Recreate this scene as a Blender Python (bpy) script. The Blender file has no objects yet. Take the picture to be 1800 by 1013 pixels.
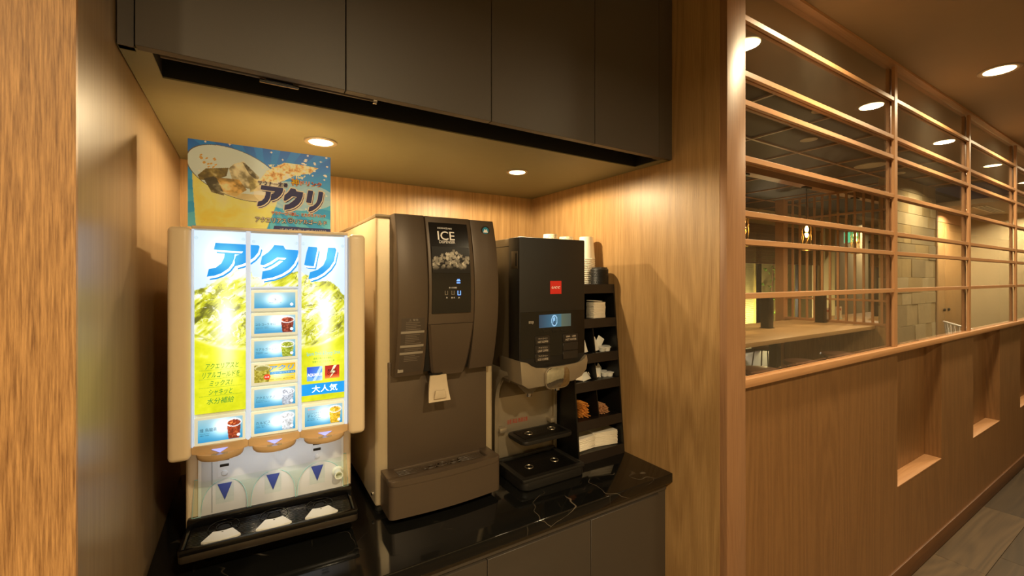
import bpy, bmesh, math, random
import numpy as np
from mathutils import Vector, Matrix
random.seed(7)
sc = bpy.context.scene
COL = sc.collection
R = math.radians

# ------------------------------------------------------------------ camera, world, exposure
YAW = math.atan(465 / 760.9)
cd = bpy.data.cameras.new('camera')
cd.sensor_width = 36.0
cd.lens = 36.0 * 760.9 / 1800.0
cd.shift_y = -17.5 / 1800.0
cd.clip_start = 0.02
cam = bpy.data.objects.new('camera', cd)
COL.objects.link(cam)
cam.location = (0, 0, 1.46)
cam.rotation_euler = (R(90), 0, -YAW)
sc.camera = cam

wd = bpy.data.worlds.new('world')
wd.use_nodes = True
wd.node_tree.nodes['Background'].inputs[0].default_value = (0.03, 0.035, 0.05, 1)
wd.node_tree.nodes['Background'].inputs[1].default_value = 0.25
sc.world = wd
sc.view_settings.view_transform = 'Standard'
sc.view_settings.look = 'None'
sc.view_settings.exposure = 0.0
sc.view_settings.gamma = 1.0
sc.view_settings.use_curve_mapping = False

WARM = (1.0, 0.78, 0.46)
P_SOFFIT = 16.0       # watts of each lamp in the soffit over the counter
P_CORRIDOR = 15.0    # watts of each corridor downlight
P_REAR_FILL = 36.0  # watts of an added fill lamp behind the viewer, before its share
P_PENDANT = 80.0
P_DINING = 40.0

# ------------------------------------------------------------------ colour and material helpers
def lin(c):
    c = c / 255.0
    return c / 12.92 if c <= 0.04045 else ((c + 0.055) / 1.055) ** 2.4
def L3(rgb):
    return (lin(rgb[0]), lin(rgb[1]), lin(rgb[2]), 1.0)
def node(nt, t, **kw):
    n = nt.nodes.new(t)
    for k, v in kw.items():
        setattr(n, k, v)
    return n
def new_mat(name):
    m = bpy.data.materials.new(name)
    m.use_nodes = True
    nt = m.node_tree
    return m, nt, nt.nodes['Principled BSDF']
MATS = {}
def plain(name, rgb, rough=0.5, metal=0.0, noise=0.06, nscale=40, emit=None, estr=0.0, spec=0.5, bump=0.0, bscale=400, coat=0.0):
    if name in MATS: return MATS[name]
    m, nt, b = new_mat(name)
    b.inputs['Roughness'].default_value = rough
    b.inputs['Metallic'].default_value = metal
    b.inputs['Specular IOR Level'].default_value = spec
    if coat:
        b.inputs['Coat Weight'].default_value = coat
        b.inputs['Coat Roughness'].default_value = 0.08
    tc = node(nt, 'ShaderNodeTexCoord')
    n = node(nt, 'ShaderNodeTexNoise'); n.inputs['Scale'].default_value = nscale; n.inputs['Detail'].default_value = 3
    nt.links.new(tc.outputs['Object'], n.inputs['Vector'])
    mx = node(nt, 'ShaderNodeMix', data_type='RGBA')
    c = L3(rgb)
    mx.inputs['A'].default_value = tuple(v * (1 - noise) for v in c[:3]) + (1,)
    mx.inputs['B'].default_value = tuple(min(1, v * (1 + noise)) for v in c[:3]) + (1,)
    nt.links.new(n.outputs['Fac'], mx.inputs['Factor'])
    nt.links.new(mx.outputs['Result'], b.inputs['Base Color'])
    if emit is not None:
        b.inputs['Emission Color'].default_value = L3(emit)
        b.inputs['Emission Strength'].default_value = estr
    if bump:
        n2 = node(nt, 'ShaderNodeTexNoise'); n2.inputs['Scale'].default_value = bscale
        nt.links.new(tc.outputs['Object'], n2.inputs['Vector'])
        bp = node(nt, 'ShaderNodeBump'); bp.inputs['Strength'].default_value = bump; bp.inputs['Distance'].default_value = 0.001
        nt.links.new(n2.outputs['Fac'], bp.inputs['Height']); nt.links.new(bp.outputs['Normal'], b.inputs['Normal'])
    MATS[name] = m
    return m

def oak(name, light, dark, axis='Z', fine=90.0, cath=9.0, rough=0.42, cstr=0.5, fstr=0.6, vary=0.0, stretch=45.0, relief=0.12):
    """wood veneer: fine pores along the grain plus slow cathedral figure"""
    m, nt, b = new_mat(name)
    tc = node(nt, 'ShaderNodeTexCoord')
    src = tc.outputs['Object']
    if vary:
        oi = node(nt, 'ShaderNodeObjectInfo')
        ad = node(nt, 'ShaderNodeVectorMath', operation='ADD')
        sm = node(nt, 'ShaderNodeMath', operation='MULTIPLY'); sm.inputs[1].default_value = 37.0
        nt.links.new(oi.outputs['Random'], sm.inputs[0])
        nt.links.new(src, ad.inputs[0]); nt.links.new(sm.outputs[0], ad.inputs[1])
        src = ad.outputs[0]
    def mapped(s_cross, s_along):
        mp = node(nt, 'ShaderNodeMapping')
        v = [s_cross] * 3
        v['XYZ'.index(axis)] = s_along
        mp.inputs['Scale'].default_value = v
        nt.links.new(src, mp.inputs['Vector'])
        return mp.outputs['Vector']
    n1 = node(nt, 'ShaderNodeTexNoise'); n1.inputs['Scale'].default_value = 1; n1.inputs['Detail'].default_value = 5; n1.inputs['Roughness'].default_value = 0.65
    nt.links.new(mapped(fine, fine / stretch), n1.inputs['Vector'])
    n2 = node(nt, 'ShaderNodeTexNoise'); n2.inputs['Scale'].default_value = 1; n2.inputs['Detail'].default_value = 1.5; n2.inputs['Roughness'].default_value = 0.4
    nt.links.new(mapped(cath, cath / 13), n2.inputs['Vector'])
    mu = node(nt, 'ShaderNodeMath', operation='MULTIPLY'); mu.inputs[1].default_value = 90.0
    nt.links.new(n2.outputs['Fac'], mu.inputs[0])
    sn = node(nt, 'ShaderNodeMath', operation='SINE'); nt.links.new(mu.outputs[0], sn.inputs[0])
    ma = node(nt, 'ShaderNodeMapRange'); ma.inputs['From Min'].default_value = -1; ma.inputs['From Max'].default_value = 1
    ma.inputs['To Min'].default_value = 0.5 - cstr / 2; ma.inputs['To Max'].default_value = 0.5 + cstr / 2
    nt.links.new(sn.outputs[0], ma.inputs['Value'])
    mb = node(nt, 'ShaderNodeMapRange'); mb.inputs['From Min'].default_value = 0.3; mb.inputs['From Max'].default_value = 0.7
    mb.inputs['To Min'].default_value = 0.5 - fstr / 2; mb.inputs['To Max'].default_value = 0.5 + fstr / 2
    nt.links.new(n1.outputs['Fac'], mb.inputs['Value'])
    av = node(nt, 'ShaderNodeMath', operation='ADD'); nt.links.new(ma.outputs[0], av.inputs[0]); nt.links.new(mb.outputs[0], av.inputs[1])
    hv = node(nt, 'ShaderNodeMath', operation='MULTIPLY'); hv.inputs[1].default_value = 0.5; nt.links.new(av.outputs[0], hv.inputs[0])
    mx = node(nt, 'ShaderNodeMix', data_type='RGBA')
    mx.inputs['A'].default_value = L3(dark); mx.inputs['B'].default_value = L3(light)
    nt.links.new(hv.outputs[0], mx.inputs['Factor'])
    out = mx.outputs['Result']
    if vary:
        hs = node(nt, 'ShaderNodeHueSaturation')
        mr = node(nt, 'ShaderNodeMapRange'); mr.inputs['To Min'].default_value = 1 - vary; mr.inputs['To Max'].default_value = 1 + vary
        nt.links.new(oi.outputs['Random'], mr.inputs['Value']); nt.links.new(mr.outputs[0], hs.inputs['Value'])
        nt.links.new(out, hs.inputs['Color']); out = hs.outputs['Color']
    nt.links.new(out, b.inputs['Base Color'])
    b.inputs['Roughness'].default_value = rough
    bp = node(nt, 'ShaderNodeBump'); bp.inputs['Strength'].default_value = relief; bp.inputs['Distance'].default_value = 0.002
    nt.links.new(n1.outputs['Fac'], bp.inputs['Height']); nt.links.new(bp.outputs['Normal'], b.inputs['Normal'])
    return m

def marble(name):
    m, nt, b = new_mat(name)
    tc0 = node(nt, 'ShaderNodeTexCoord')
    tc = node(nt, 'ShaderNodeMapping'); tc.inputs['Location'].default_value = (0.61, 0.23, 0.1); nt.links.new(tc0.outputs['Object'], tc.inputs['Vector'])
    nz = node(nt, 'ShaderNodeTexNoise'); nz.inputs['Scale'].default_value = 4; nz.inputs['Detail'].default_value = 3
    nt.links.new(tc.outputs['Vector'], nz.inputs['Vector'])
    sb = node(nt, 'ShaderNodeVectorMath', operation='MULTIPLY_ADD')
    nt.links.new(nz.outputs['Color'], sb.inputs[0]); sb.inputs[1].default_value = (0.22, 0.22, 0.22); nt.links.new(tc.outputs['Vector'], sb.inputs[2])
    fac = []
    for s, w in ((2.6, 0.0045), (6.0, 0.004)):
        vo = node(nt, 'ShaderNodeTexVoronoi', feature='DISTANCE_TO_EDGE'); vo.inputs['Scale'].default_value = s
        nt.links.new(sb.outputs[0], vo.inputs['Vector'])
        mr = node(nt, 'ShaderNodeMapRange'); mr.inputs['From Min'].default_value = 0.0; mr.inputs['From Max'].default_value = w
        mr.inputs['To Min'].default_value = 1; mr.inputs['To Max'].default_value = 0
        nt.links.new(vo.outputs['Distance'], mr.inputs['Value']); fac.append(mr.outputs[0])
    nm = node(nt, 'ShaderNodeTexNoise'); nm.inputs['Scale'].default_value = 4.5; nm.inputs['Detail'].default_value = 3
    nt.links.new(tc.outputs['Vector'], nm.inputs['Vector'])
    gm = node(nt, 'ShaderNodeMapRange'); gm.inputs['From Min'].default_value = 0.53; gm.inputs['From Max'].default_value = 0.68
    nt.links.new(nm.outputs['Fac'], gm.inputs['Value'])
    h = node(nt, 'ShaderNodeMath', operation='MULTIPLY'); h.inputs[1].default_value = 0.35; nt.links.new(fac[1], h.inputs[0])
    mxm = node(nt, 'ShaderNodeMath', operation='MAXIMUM'); nt.links.new(fac[0], mxm.inputs[0]); nt.links.new(h.outputs[0], mxm.inputs[1])
    ml = node(nt, 'ShaderNodeMath', operation='MULTIPLY'); nt.links.new(mxm.outputs[0], ml.inputs[0]); nt.links.new(gm.outputs[0], ml.inputs[1])
    mx = node(nt, 'ShaderNodeMix', data_type='RGBA'); mx.inputs['A'].default_value = L3((17, 17, 16)); mx.inputs['B'].default_value = L3((118, 108, 94))
    nt.links.new(ml.outputs[0], mx.inputs['Factor']); nt.links.new(mx.outputs['Result'], b.inputs['Base Color'])
    b.inputs['Roughness'].default_value = 0.07
    return m

def clear(name, tint=(1, 1, 1), base=0.04, rough=0.0):
    """thin clear sheet: mirror reflection rising at grazing angles, the rest passes through"""
    m = bpy.data.materials.new(name); m.use_nodes = True
    nt = m.node_tree; nt.nodes.clear()
    o = node(nt, 'ShaderNodeOutputMaterial')
    lw = node(nt, 'ShaderNodeLayerWeight'); lw.inputs['Blend'].default_value = 0.5
    pw = node(nt, 'ShaderNodeMath', operation='POWER'); pw.inputs[1].default_value = 5.0
    nt.links.new(lw.outputs['Facing'], pw.inputs[0])
    ml = node(nt, 'ShaderNodeMath', operation='MULTIPLY_ADD'); ml.inputs[1].default_value = 1 - base; ml.inputs[2].default_value = base
    nt.links.new(pw.outputs[0], ml.inputs[0])
    tr = node(nt, 'ShaderNodeBsdfTransparent'); tr.inputs[0].default_value = tint + (1,)
    gl = node(nt, 'ShaderNodeBsdfGlossy'); gl.inputs['Roughness'].default_value = rough
    mx = node(nt, 'ShaderNodeMixShader')
    nt.links.new(ml.outputs[0], mx.inputs[0]); nt.links.new(tr.outputs[0], mx.inputs[1]); nt.links.new(gl.outputs[0], mx.inputs[2])
    nt.links.new(mx.outputs[0], o.inputs[0])
    return m

def smudged(name):
    m = clear(name); nt = m.node_tree
    o = [n for n in nt.nodes if n.type == 'OUTPUT_MATERIAL'][0]; src = o.inputs[0].links[0].from_socket
    tc = node(nt, 'ShaderNodeTexCoord'); nz = node(nt, 'ShaderNodeTexNoise'); nz.inputs['Scale'].default_value = 2.2; nz.inputs['Detail'].default_value = 5
    nt.links.new(tc.outputs['Object'], nz.inputs['Vector'])
    mr = node(nt, 'ShaderNodeMapRange'); mr.inputs['From Min'].default_value = 0.35; mr.inputs['From Max'].default_value = 0.7; mr.inputs['To Min'].default_value = 0.003; mr.inputs['To Max'].default_value = 0.013
    nt.links.new(nz.outputs['Fac'], mr.inputs['Value'])
    df = node(nt, 'ShaderNodeBsdfDiffuse'); df.inputs[0].default_value = (0.8, 0.72, 0.55, 1)
    mx = node(nt, 'ShaderNodeMixShader'); nt.links.new(mr.outputs[0], mx.inputs[0]); nt.links.new(src, mx.inputs[1]); nt.links.new(df.outputs[0], mx.inputs[2]); nt.links.new(mx.outputs[0], o.inputs[0])
    return m

def printed(name, estr=0.0, rough=0.35):
    """flat print held in a colour attribute; estr > 0 for back-lit film"""
    m, nt, b = new_mat(name)
    at = node(nt, 'ShaderNodeAttribute'); at.attribute_name = 'ink'
    b.inputs['Roughness'].default_value = rough
    if estr:
        b.inputs['Base Color'].default_value = (0.02, 0.02, 0.02, 1)
        nt.links.new(at.outputs['Color'], b.inputs['Emission Color'])
        b.inputs['Emission Strength'].default_value = estr
    else:
        nt.links.new(at.outputs['Color'], b.inputs['Base Color'])
    return m

M = {}
M['oak'] = oak('oak_veneer', (196, 158, 106), (140, 104, 62), fine=380, cath=7, cstr=0.5, fstr=1.1)
M['oak_post'] = oak('oak_coarse', (206, 158, 102), (112, 74, 42), fine=480, cath=16, cstr=0.25, fstr=1.7, rough=0.5, stretch=26)
M['oak_left'] = oak('oak_veneer_side', (158, 134, 102), (112, 90, 64), fine=240, cath=6, cstr=0.3, fstr=0.9, rough=0.31, relief=0.04)  # same oak as the other walls, darkened in colour to mimic weaker light
M['oak_low'] = oak('oak_panel_low', (150, 110, 68), (104, 72, 42), fine=380, cath=6, cstr=0.45, fstr=1.0)
M['oak_bar'] = oak('oak_lath', (198, 152, 108), (164, 116, 76), axis='X', fine=140, cath=14, cstr=0.3, fstr=0.6, rough=0.45)
M['oak_bar_v'] = oak('oak_lath_upright', (198, 152, 108), (164, 116, 76), axis='Z', fine=140, cath=14, cstr=0.3, fstr=0.6, rough=0.45)
M['table'] = oak('light_wood_top', (214, 176, 122), (188, 146, 94), axis='X', fine=60, cath=8, cstr=0.4, fstr=0.5, rough=0.4)
M['base'] = oak('baseboard_oak', (112, 76, 46), (82, 52, 30), axis='X', fine=140, cath=10)
M['floor'] = oak('floor_plank', (92, 74, 52), (52, 41, 29), axis='X', fine=40, cath=7, cstr=0.6, fstr=0.8, rough=0.45, vary=0.35)
M['marble'] = marble('black_marble')
M['glass'] = clear('window_glass')
M['lattice_glass'] = smudged('smudged_glass')
M['acrylic'] = clear('clear_acrylic', (0.93, 0.98, 0.97), 0.06)
M['acrylic_edge'] = plain('acrylic_edge', (150, 205, 205), 0.15)
M['lamp'] = plain('lamp_diffuser', (255, 240, 210), 0.5, emit=(255, 225, 165), estr=14.0)
M['lamp_off'] = plain('lamp_unlit', (205, 196, 176), 0.4)
M['ring'] = plain('lamp_trim', (170, 158, 140), 0.35, metal=0.4)
M['ceil'] = plain('ceiling_paint', (146, 126, 98), 0.75, noise=0.05, nscale=6)
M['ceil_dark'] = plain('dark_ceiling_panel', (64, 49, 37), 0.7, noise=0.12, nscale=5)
M['laminate'] = plain('dark_laminate', (68, 60, 52), 0.48, noise=0.05, nscale=260, bump=0.08, bscale=500)
M['laminate_soffit'] = plain('soffit_laminate', (124, 119, 88), 0.5, noise=0.06, nscale=30)
M['black_gap'] = plain('black_recess', (12, 11, 10), 0.8)
M['cream'] = plain('cream_plastic', (226, 205, 172), 0.32, noise=0.02)
M['cream_lip'] = plain('cream_plastic_lip', (204, 172, 130), 0.3, noise=0.02)
M['white'] = plain('white_plastic', (232, 232, 228), 0.35, noise=0.02)
M['grey_wht'] = plain('backsplash_plastic', (214, 218, 222), 0.35, noise=0.02)
M['black'] = plain('black_plastic', (16, 15, 14), 0.38, noise=0.05)
M['blackgloss'] = plain('black_gloss', (12, 11, 11), 0.16, noise=0.03)
M['blackmatt'] = plain('black_satin', (24, 22, 20), 0.5, noise=0.05)
M['bronze'] = plain('bronze_plastic', (88, 74, 60), 0.42, metal=0.25, noise=0.07, nscale=300)
M['bronze_side'] = plain('bronze_sheet', (92, 80, 62), 0.42, metal=0.4, noise=0.05, nscale=200)
M['silver'] = plain('silver_paint', (158, 146, 126), 0.36, metal=0.55, noise=0.04, nscale=300)
M['steel'] = plain('champagne_steel', (206, 188, 156), 0.38, metal=0.45, noise=0.03, nscale=200)
M['chrome'] = plain('chrome', (225, 225, 225), 0.08, metal=1.0, noise=0.01)
M['lever'] = plain('lever_plastic', (196, 178, 150), 0.4)
M['backlit'] = plain('backlit_acrylic_edge', (200, 215, 235), 0.25, emit=(170, 200, 240), estr=0.55)
M['btn_frame'] = plain('backlit_button_frame', (215, 220, 205), 0.3, emit=(222, 226, 205), estr=0.42)
M['arrow_lit'] = plain('lit_arrow', (150, 160, 240), 0.4, emit=(165, 170, 255), estr=0.9)
M['arrow_blue'] = plain('blue_sticker', (52, 70, 150), 0.4)
M['film'] = printed('backlit_film', 1.3)
M['poster'] = printed('poster_print', 0.0, 0.4)
M['paper'] = plain('white_paper', (236, 228, 212), 0.6, noise=0.03)
M['cup_paper'] = plain('cup_paper', (240, 232, 215), 0.5, noise=0.02)
M['cup_print'] = None
M['wall_cream'] = plain('cream_wallpaper', (206, 190, 152), 0.8, noise=0.05, nscale=60, bump=0.2)
M['leather'] = plain('brown_leather', (122, 80, 54), 0.45, noise=0.12, nscale=25)
M['iron'] = plain('black_iron', (20, 19, 18), 0.45)
M['stick_orange'] = plain('stirrer_orange', (214, 140, 56), 0.6)
M['stick_brown'] = plain('stirrer_wood', (190, 140, 98), 0.6)
M['sachet'] = plain('sachet_paper', (222, 222, 216), 0.4)
M['green_leaf'] = plain('leaf', (92, 128, 44), 0.5)

# ------------------------------------------------------------------ geometry helpers
ORG = {}
def link(o, parent=None):
    COL.objects.link(o)
    if parent is not None: o.parent = parent
    return o
def tag(o, label=None, cat=None, group=None, kind=None):
    if label: o['label'] = label
    if cat: o['category'] = cat
    if group: o['group'] = group
    if kind: o['kind'] = kind
    return o
def thing(name, label, cat, loc, rz=0.0, group=None):
    e = bpy.data.objects.new(name, None)
    e.empty_display_size = 0.05
    COL.objects.link(e)
    e.location = loc; e.rotation_euler = (0, 0, rz)
    ORG[e] = Vector(loc)
    return tag(e, label, cat, group)

class MB:
    def __init__(s): s.bm = bmesh.new()
    def _bev(s, verts, bev, seg):
        if bev > 0:
            es = list({e for v in verts for e in v.link_edges})
            bmesh.ops.bevel(s.bm, geom=es, offset=bev, segments=seg, affect='EDGES', profile=0.5, clamp_overlap=True)
    def box(s, x0, x1, y0, y1, z0, z1, bev=0.0, seg=2):
        vs = [s.bm.verts.new((x, y, z)) for x in (x0, x1) for y in (y0, y1) for z in (z0, z1)]
        for f in ((0, 1, 3, 2), (4, 6, 7, 5), (0, 4, 5, 1), (2, 3, 7, 6), (0, 2, 6, 4), (1, 5, 7, 3)):
            s.bm.faces.new([vs[i] for i in f])
        s._bev(vs, bev, seg)
        return s
    def vbox(s, x0, x1, y0, y1, z0, z1, r=0.02, seg=4, edge=0.0):
        """box with rounded upright edges"""
        pts = []
        for cx, cy, a0 in ((x1 - r, y1 - r, 0), (x0 + r, y1 - r, 90), (x0 + r, y0 + r, 180), (x1 - r, y0 + r, 270)):
            for k in range(seg + 1):
                a = R(a0 + 90 * k / seg); pts.append((cx + r * math.cos(a), cy + r * math.sin(a)))
        return s.prism(pts, 'Z', z0, z1, edge)
    def prism(s, pts, axis, a0, a1, bev=0.0, seg=2):
        def v(p, a):
            if axis == 'Z': return (p[0], p[1], a)
            if axis == 'Y': return (p[0], a, p[1])
            return (a, p[0], p[1])
        A = [s.bm.verts.new(v(p, a0)) for p in pts]; B = [s.bm.verts.new(v(p, a1)) for p in pts]
        n = len(pts)
        fs = [s.bm.faces.new(A), s.bm.faces.new(B[::-1])]
        for i in range(n): fs.append(s.bm.faces.new((A[i], B[i], B[(i + 1) % n], A[(i + 1) % n])))
        if bev:
            es = list(fs[0].edges) + list(fs[1].edges)
            bmesh.ops.bevel(s.bm, geom=es, offset=bev, segments=seg, affect='EDGES', profile=0.5, clamp_overlap=True)
        return s
    def lathe(s, prof, c, seg=24, axis='Z'):
        rings = []
        for r, h in prof:
            ring = []
            for k in range(seg):
                a = 2 * math.pi * k / seg
                p = (r * math.cos(a), r * math.sin(a), h)
                if axis == 'Y': p = (p[0], p[2], p[1])
                if axis == 'X': p = (p[2], p[0], p[1])
                ring.append(s.bm.verts.new((c[0] + p[0], c[1] + p[1], c[2] + p[2])))
            rings.append(ring)
        for a, b in zip(rings, rings[1:]):
            for k in range(seg): s.bm.faces.new((a[k], a[(k + 1) % seg], b[(k + 1) % seg], b[k]))
        s.bm.faces.new(rings[0][::-1]); s.bm.faces.new(rings[-1])
        return s
    def cyl(s, c, r, h, seg=20, axis='Z'):
        return s.lathe([(r, 0), (r, h)], c, seg, axis)
    def torus(s, c, R0, r, seg=28, ms=8):
        rings = []
        for i in range(seg):
            a = 2 * math.pi * i / seg
            rings.append([s.bm.verts.new((c[0] + (R0 + r * math.cos(2 * math.pi * j / ms)) * math.cos(a), c[1] + (R0 + r * math.cos(2 * math.pi * j / ms)) * math.sin(a), c[2] + r * math.sin(2 * math.pi * j / ms))) for j in range(ms)])
        for i in range(seg):
            a, b = rings[i], rings[(i + 1) % seg]
            for j in range(ms): s.bm.faces.new((a[j], b[j], b[(j + 1) % ms], a[(j + 1) % ms]))
        return s
    def tube(s, path, r, seg=8):
        path = [Vector(p) for p in path]
        rings = []
        for i, p in enumerate(path):
            d = (path[min(i + 1, len(path) - 1)] - path[max(i - 1, 0)]).normalized()
            u = d.cross(Vector((0, 0, 1)))
            if u.length < 1e-3: u = d.cross(Vector((1, 0, 0)))
            u.normalize(); w = d.cross(u)
            rings.append([s.bm.verts.new(p + (u * math.cos(2 * math.pi * k / seg) + w * math.sin(2 * math.pi * k / seg)) * r) for k in range(seg)])
        for a, b in zip(rings, rings[1:]):
            for k in range(seg): s.bm.faces.new((a[k], a[(k + 1) % seg], b[(k + 1) % seg], b[k]))
        s.bm.faces.new(rings[0][::-1]); s.bm.faces.new(rings[-1])
        return s
    def loft(s, rows, caps=True):
        V = [[s.bm.verts.new(p) for p in row] for row in rows]
        n = len(rows[0])
        for a, b in zip(V, V[1:]):
            for k in range(n): s.bm.faces.new((a[k], a[(k + 1) % n], b[(k + 1) % n], b[k]))
        if caps: s.bm.faces.new(V[0][::-1]); s.bm.faces.new(V[-1])
        return s
    def xf(s, mat):
        bmesh.ops.transform(s.bm, matrix=mat, verts=s.bm.verts); return s
    def mesh(s, name, mat, off=None, smooth=True):
        if off is not None: bmesh.ops.translate(s.bm, verts=s.bm.verts, vec=-Vector(off))
        bmesh.ops.recalc_face_normals(s.bm, faces=s.bm.faces)
        me = bpy.data.meshes.new(name); s.bm.to_mesh(me); s.bm.free()
        if mat: me.materials.append(mat)
        if smooth:
            me.polygons.foreach_set('use_smooth', [True] * len(me.polygons))
            me.set_sharp_from_angle(angle=R(38))
        return me
    def build(s, name, mat, parent=None, label=None, cat=None, group=None, kind=None, off='auto', smooth=True):
        """parent given: the mesh is written in world (or machine) coordinates and moved to the parent's own origin"""
        o_off = None
        if parent is not None and off == 'auto': o_off = ORG.get(parent)
        elif off != 'auto': o_off = off
        o = bpy.data.objects.new(name, s.mesh(name, mat, o_off, smooth))
        link(o, parent)
        if parent is not None: ORG[o] = ORG.get(parent, Vector((0, 0, 0)))
        return tag(o, label, cat, group, kind)
def bx(*a, bev=0.0, seg=2): return MB().box(*a, bev=bev, seg=seg)
def struct(name, mb, mat, parent=None):
    o = mb.build(name, mat, parent)
    if parent is None: o['kind'] = 'structure'; ORG[o] = Vector((0, 0, 0))
    return o
def copy_tree(o, parent=None):
    c = o.copy(); COL.objects.link(c)
    if parent is not None: c.parent = parent
    for ch in list(o.children):
        d = copy_tree(ch, c); d.matrix_parent_inverse = ch.matrix_parent_inverse.copy()
    return c
def lamp_light(name, kind, loc, power, color, parent, radius=0.03, size=None, blend=0.6):
    ld = bpy.data.lights.new(name, kind); ld.energy = power; ld.color = color
    ld.shadow_soft_size = radius
    if kind == 'SPOT': ld.spot_size = size; ld.spot_blend = blend
    o = bpy.data.objects.new(name, ld); link(o, parent)
    o.location = Vector(loc) - (ORG[parent] if parent is not None else Vector((0, 0, 0)))
    return o

# ------------------------------------------------------------------ lettering: queued, converted to flat meshes at the end
TEXTQ = []
DRAPE = {}     # lettering on a bowed face: parent -> depth as a function of height
def text(body, x0, x1, z0, z1, y, mat, parent, shear=0.0, bold=0.0, frame=None):
    TEXTQ.append((body, x0, x1, z0, z1, y, mat, parent, shear, bold))
def flush_text():
    made = []
    for t in TEXTQ:
        cu = bpy.data.curves.new('lettering', 'FONT'); cu.body = t[0]; cu.size = 1.0; cu.shear = t[8]; cu.offset = t[9]
        cu.resolution_u = 3
        o = bpy.data.objects.new('lettering_source', cu); COL.objects.link(o); made.append(o)
    dg = bpy.context.evaluated_depsgraph_get(); dg.update()
    for t, o in zip(TEXTQ, made):
        me = bpy.data.meshes.new_from_object(o.evaluated_get(dg))
        n = len(me.vertices)
        if n:
            co = np.empty(n * 3); me.vertices.foreach_get('co', co); co = co.reshape(-1, 3)
            mn, mxx = co.min(0), co.max(0)
            nx = t[1] + (co[:, 0] - mn[0]) / max(1e-6, mxx[0] - mn[0]) * (t[2] - t[1])
            nz = t[3] + (co[:, 1] - mn[1]) / max(1e-6, mxx[1] - mn[1]) * (t[4] - t[3])
            out = np.stack([nx, np.full(n, t[5]), nz], 1)
            if t[7] in DRAPE: out[:, 1] = [DRAPE[t[7]](z) for z in nz]
            off = ORG.get(t[7], Vector((0, 0, 0)))
            out -= np.array(off)
            me.vertices.foreach_set('co', out.ravel()); me.update()
            me.materials.clear(); me.materials.append(t[6])
            me.name = 'lettering'
            link(bpy.data.objects.new('lettering', me), t[7])
        bpy.data.objects.remove(o)

# ------------------------------------------------------------------ flat prints painted on a fine grid
_rng = np.random.RandomState(3)
_lat = _rng.rand(64, 64)
def vnoise(x, z):
    xi = np.floor(x).astype(int); zi = np.floor(z).astype(int); fx = x - xi; fz = z - zi
    fx = fx * fx * (3 - 2 * fx); fz = fz * fz * (3 - 2 * fz)
    a = _lat[xi % 64, zi % 64]; b = _lat[(xi + 1) % 64, zi % 64]; c = _lat[xi % 64, (zi + 1) % 64]; d = _lat[(xi + 1) % 64, (zi + 1) % 64]
    return (a * (1 - fx) + b * fx) * (1 - fz) + (c * (1 - fx) + d * fx) * fz
def fbm(x, z, s, o=4, seed=0.0):
    v = 0; a = 0.5; t = 0
    for k in range(o):
        v = v + a * vnoise(x * s + seed + 17.3 * k, z * s + seed * 1.7 + 9.1 * k); t += a; a *= 0.55; s *= 2.03
    return v / t
def ramp(v, stops):
    v = np.clip(v, 0, 1); xs = [p for p, _ in stops]
    return np.stack([np.interp(v, xs, [c[i] / 255.0 for _, c in stops]) for i in range(3)], -1)
class Art:
    def __init__(s, x0, x1, z0, z1, nx, nz, bg=(255, 255, 255)):
        s.b = (x0, x1, z0, z1); s.nx, s.nz = nx, nz
        s.X, s.Z = np.meshgrid(np.linspace(x0, x1, nx + 1), np.linspace(z0, z1, nz + 1))
        s.U = (s.X - x0) / (x1 - x0); s.V = (s.Z - z0) / (z1 - z0)
        s.C = np.empty(s.X.shape + (3,)); s.C[:] = np.array(bg) / 255.0
        s.G = np.ones(s.X.shape)
    def fill(s, mask, col, a=1.0):
        col = np.asarray(col, float)
        if col.ndim == 1: col = col / 255.0
        m = (np.asarray(mask, float) * a)[..., None]
        s.C = s.C * (1 - m) + col * m
    def ell(s, cx, cz, rx, rz, rot=0.0):
        c, q = math.cos(rot), math.sin(rot); dx, dz = s.X - cx, s.Z - cz
        return ((dx * c + dz * q) / rx) ** 2 + ((-dx * q + dz * c) / rz) ** 2
    def poly(s, pts):
        ins = np.zeros(s.X.shape, bool); n = len(pts)
        for i in range(n):
            x1, z1 = pts[i]; x2, z2 = pts[(i + 1) % n]
            if z1 == z2: continue
            c = ((z1 > s.Z) != (z2 > s.Z)) & (s.X < (x2 - x1) * (s.Z - z1) / (z2 - z1) + x1)
            ins ^= c
        return ins
    def build(s, name, mat, parent, y):
        nx, nz = s.nx, s.nz
        off = np.array(ORG.get(parent, Vector((0, 0, 0))))
        v = np.stack([s.X.ravel(), np.full(s.X.size, y), s.Z.ravel()], 1) - off
        i = np.arange((nz + 1) * (nx + 1)).reshape(nz + 1, nx + 1)
        f = np.stack([i[:-1, :-1], i[:-1, 1:], i[1:, 1:], i[1:, :-1]], -1).reshape(-1, 4)
        me = bpy.data.meshes.new(name)
        me.vertices.add(len(v)); me.vertices.foreach_set('co', v.ravel())
        me.loops.add(f.size); me.loops.foreach_set('vertex_index', f.ravel().astype(np.int32))
        me.polygons.add(len(f)); me.polygons.foreach_set('loop_start', np.arange(0, f.size, 4, dtype=np.int32))
        me.update(calc_edges=True)
        at = me.attributes.new('ink', 'FLOAT_COLOR', 'POINT')
        C = np.clip(s.C, 0, 1).reshape(-1, 3)
        lc = np.where(C <= 0.04045, C / 12.92, ((C + 0.055) / 1.055) ** 2.4) * s.G.reshape(-1, 1)
        if mat is M['poster']: lc = np.minimum(lc, 0.92)
        at.data.foreach_set('color', np.concatenate([lc, np.ones((len(lc), 1))], 1).astype(np.float32).ravel())
        me.materials.append(mat)
        o = bpy.data.objects.new(name, me); link(o, parent)
        ORG[o] = ORG.get(parent, Vector((0, 0, 0)))
        return o

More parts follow.
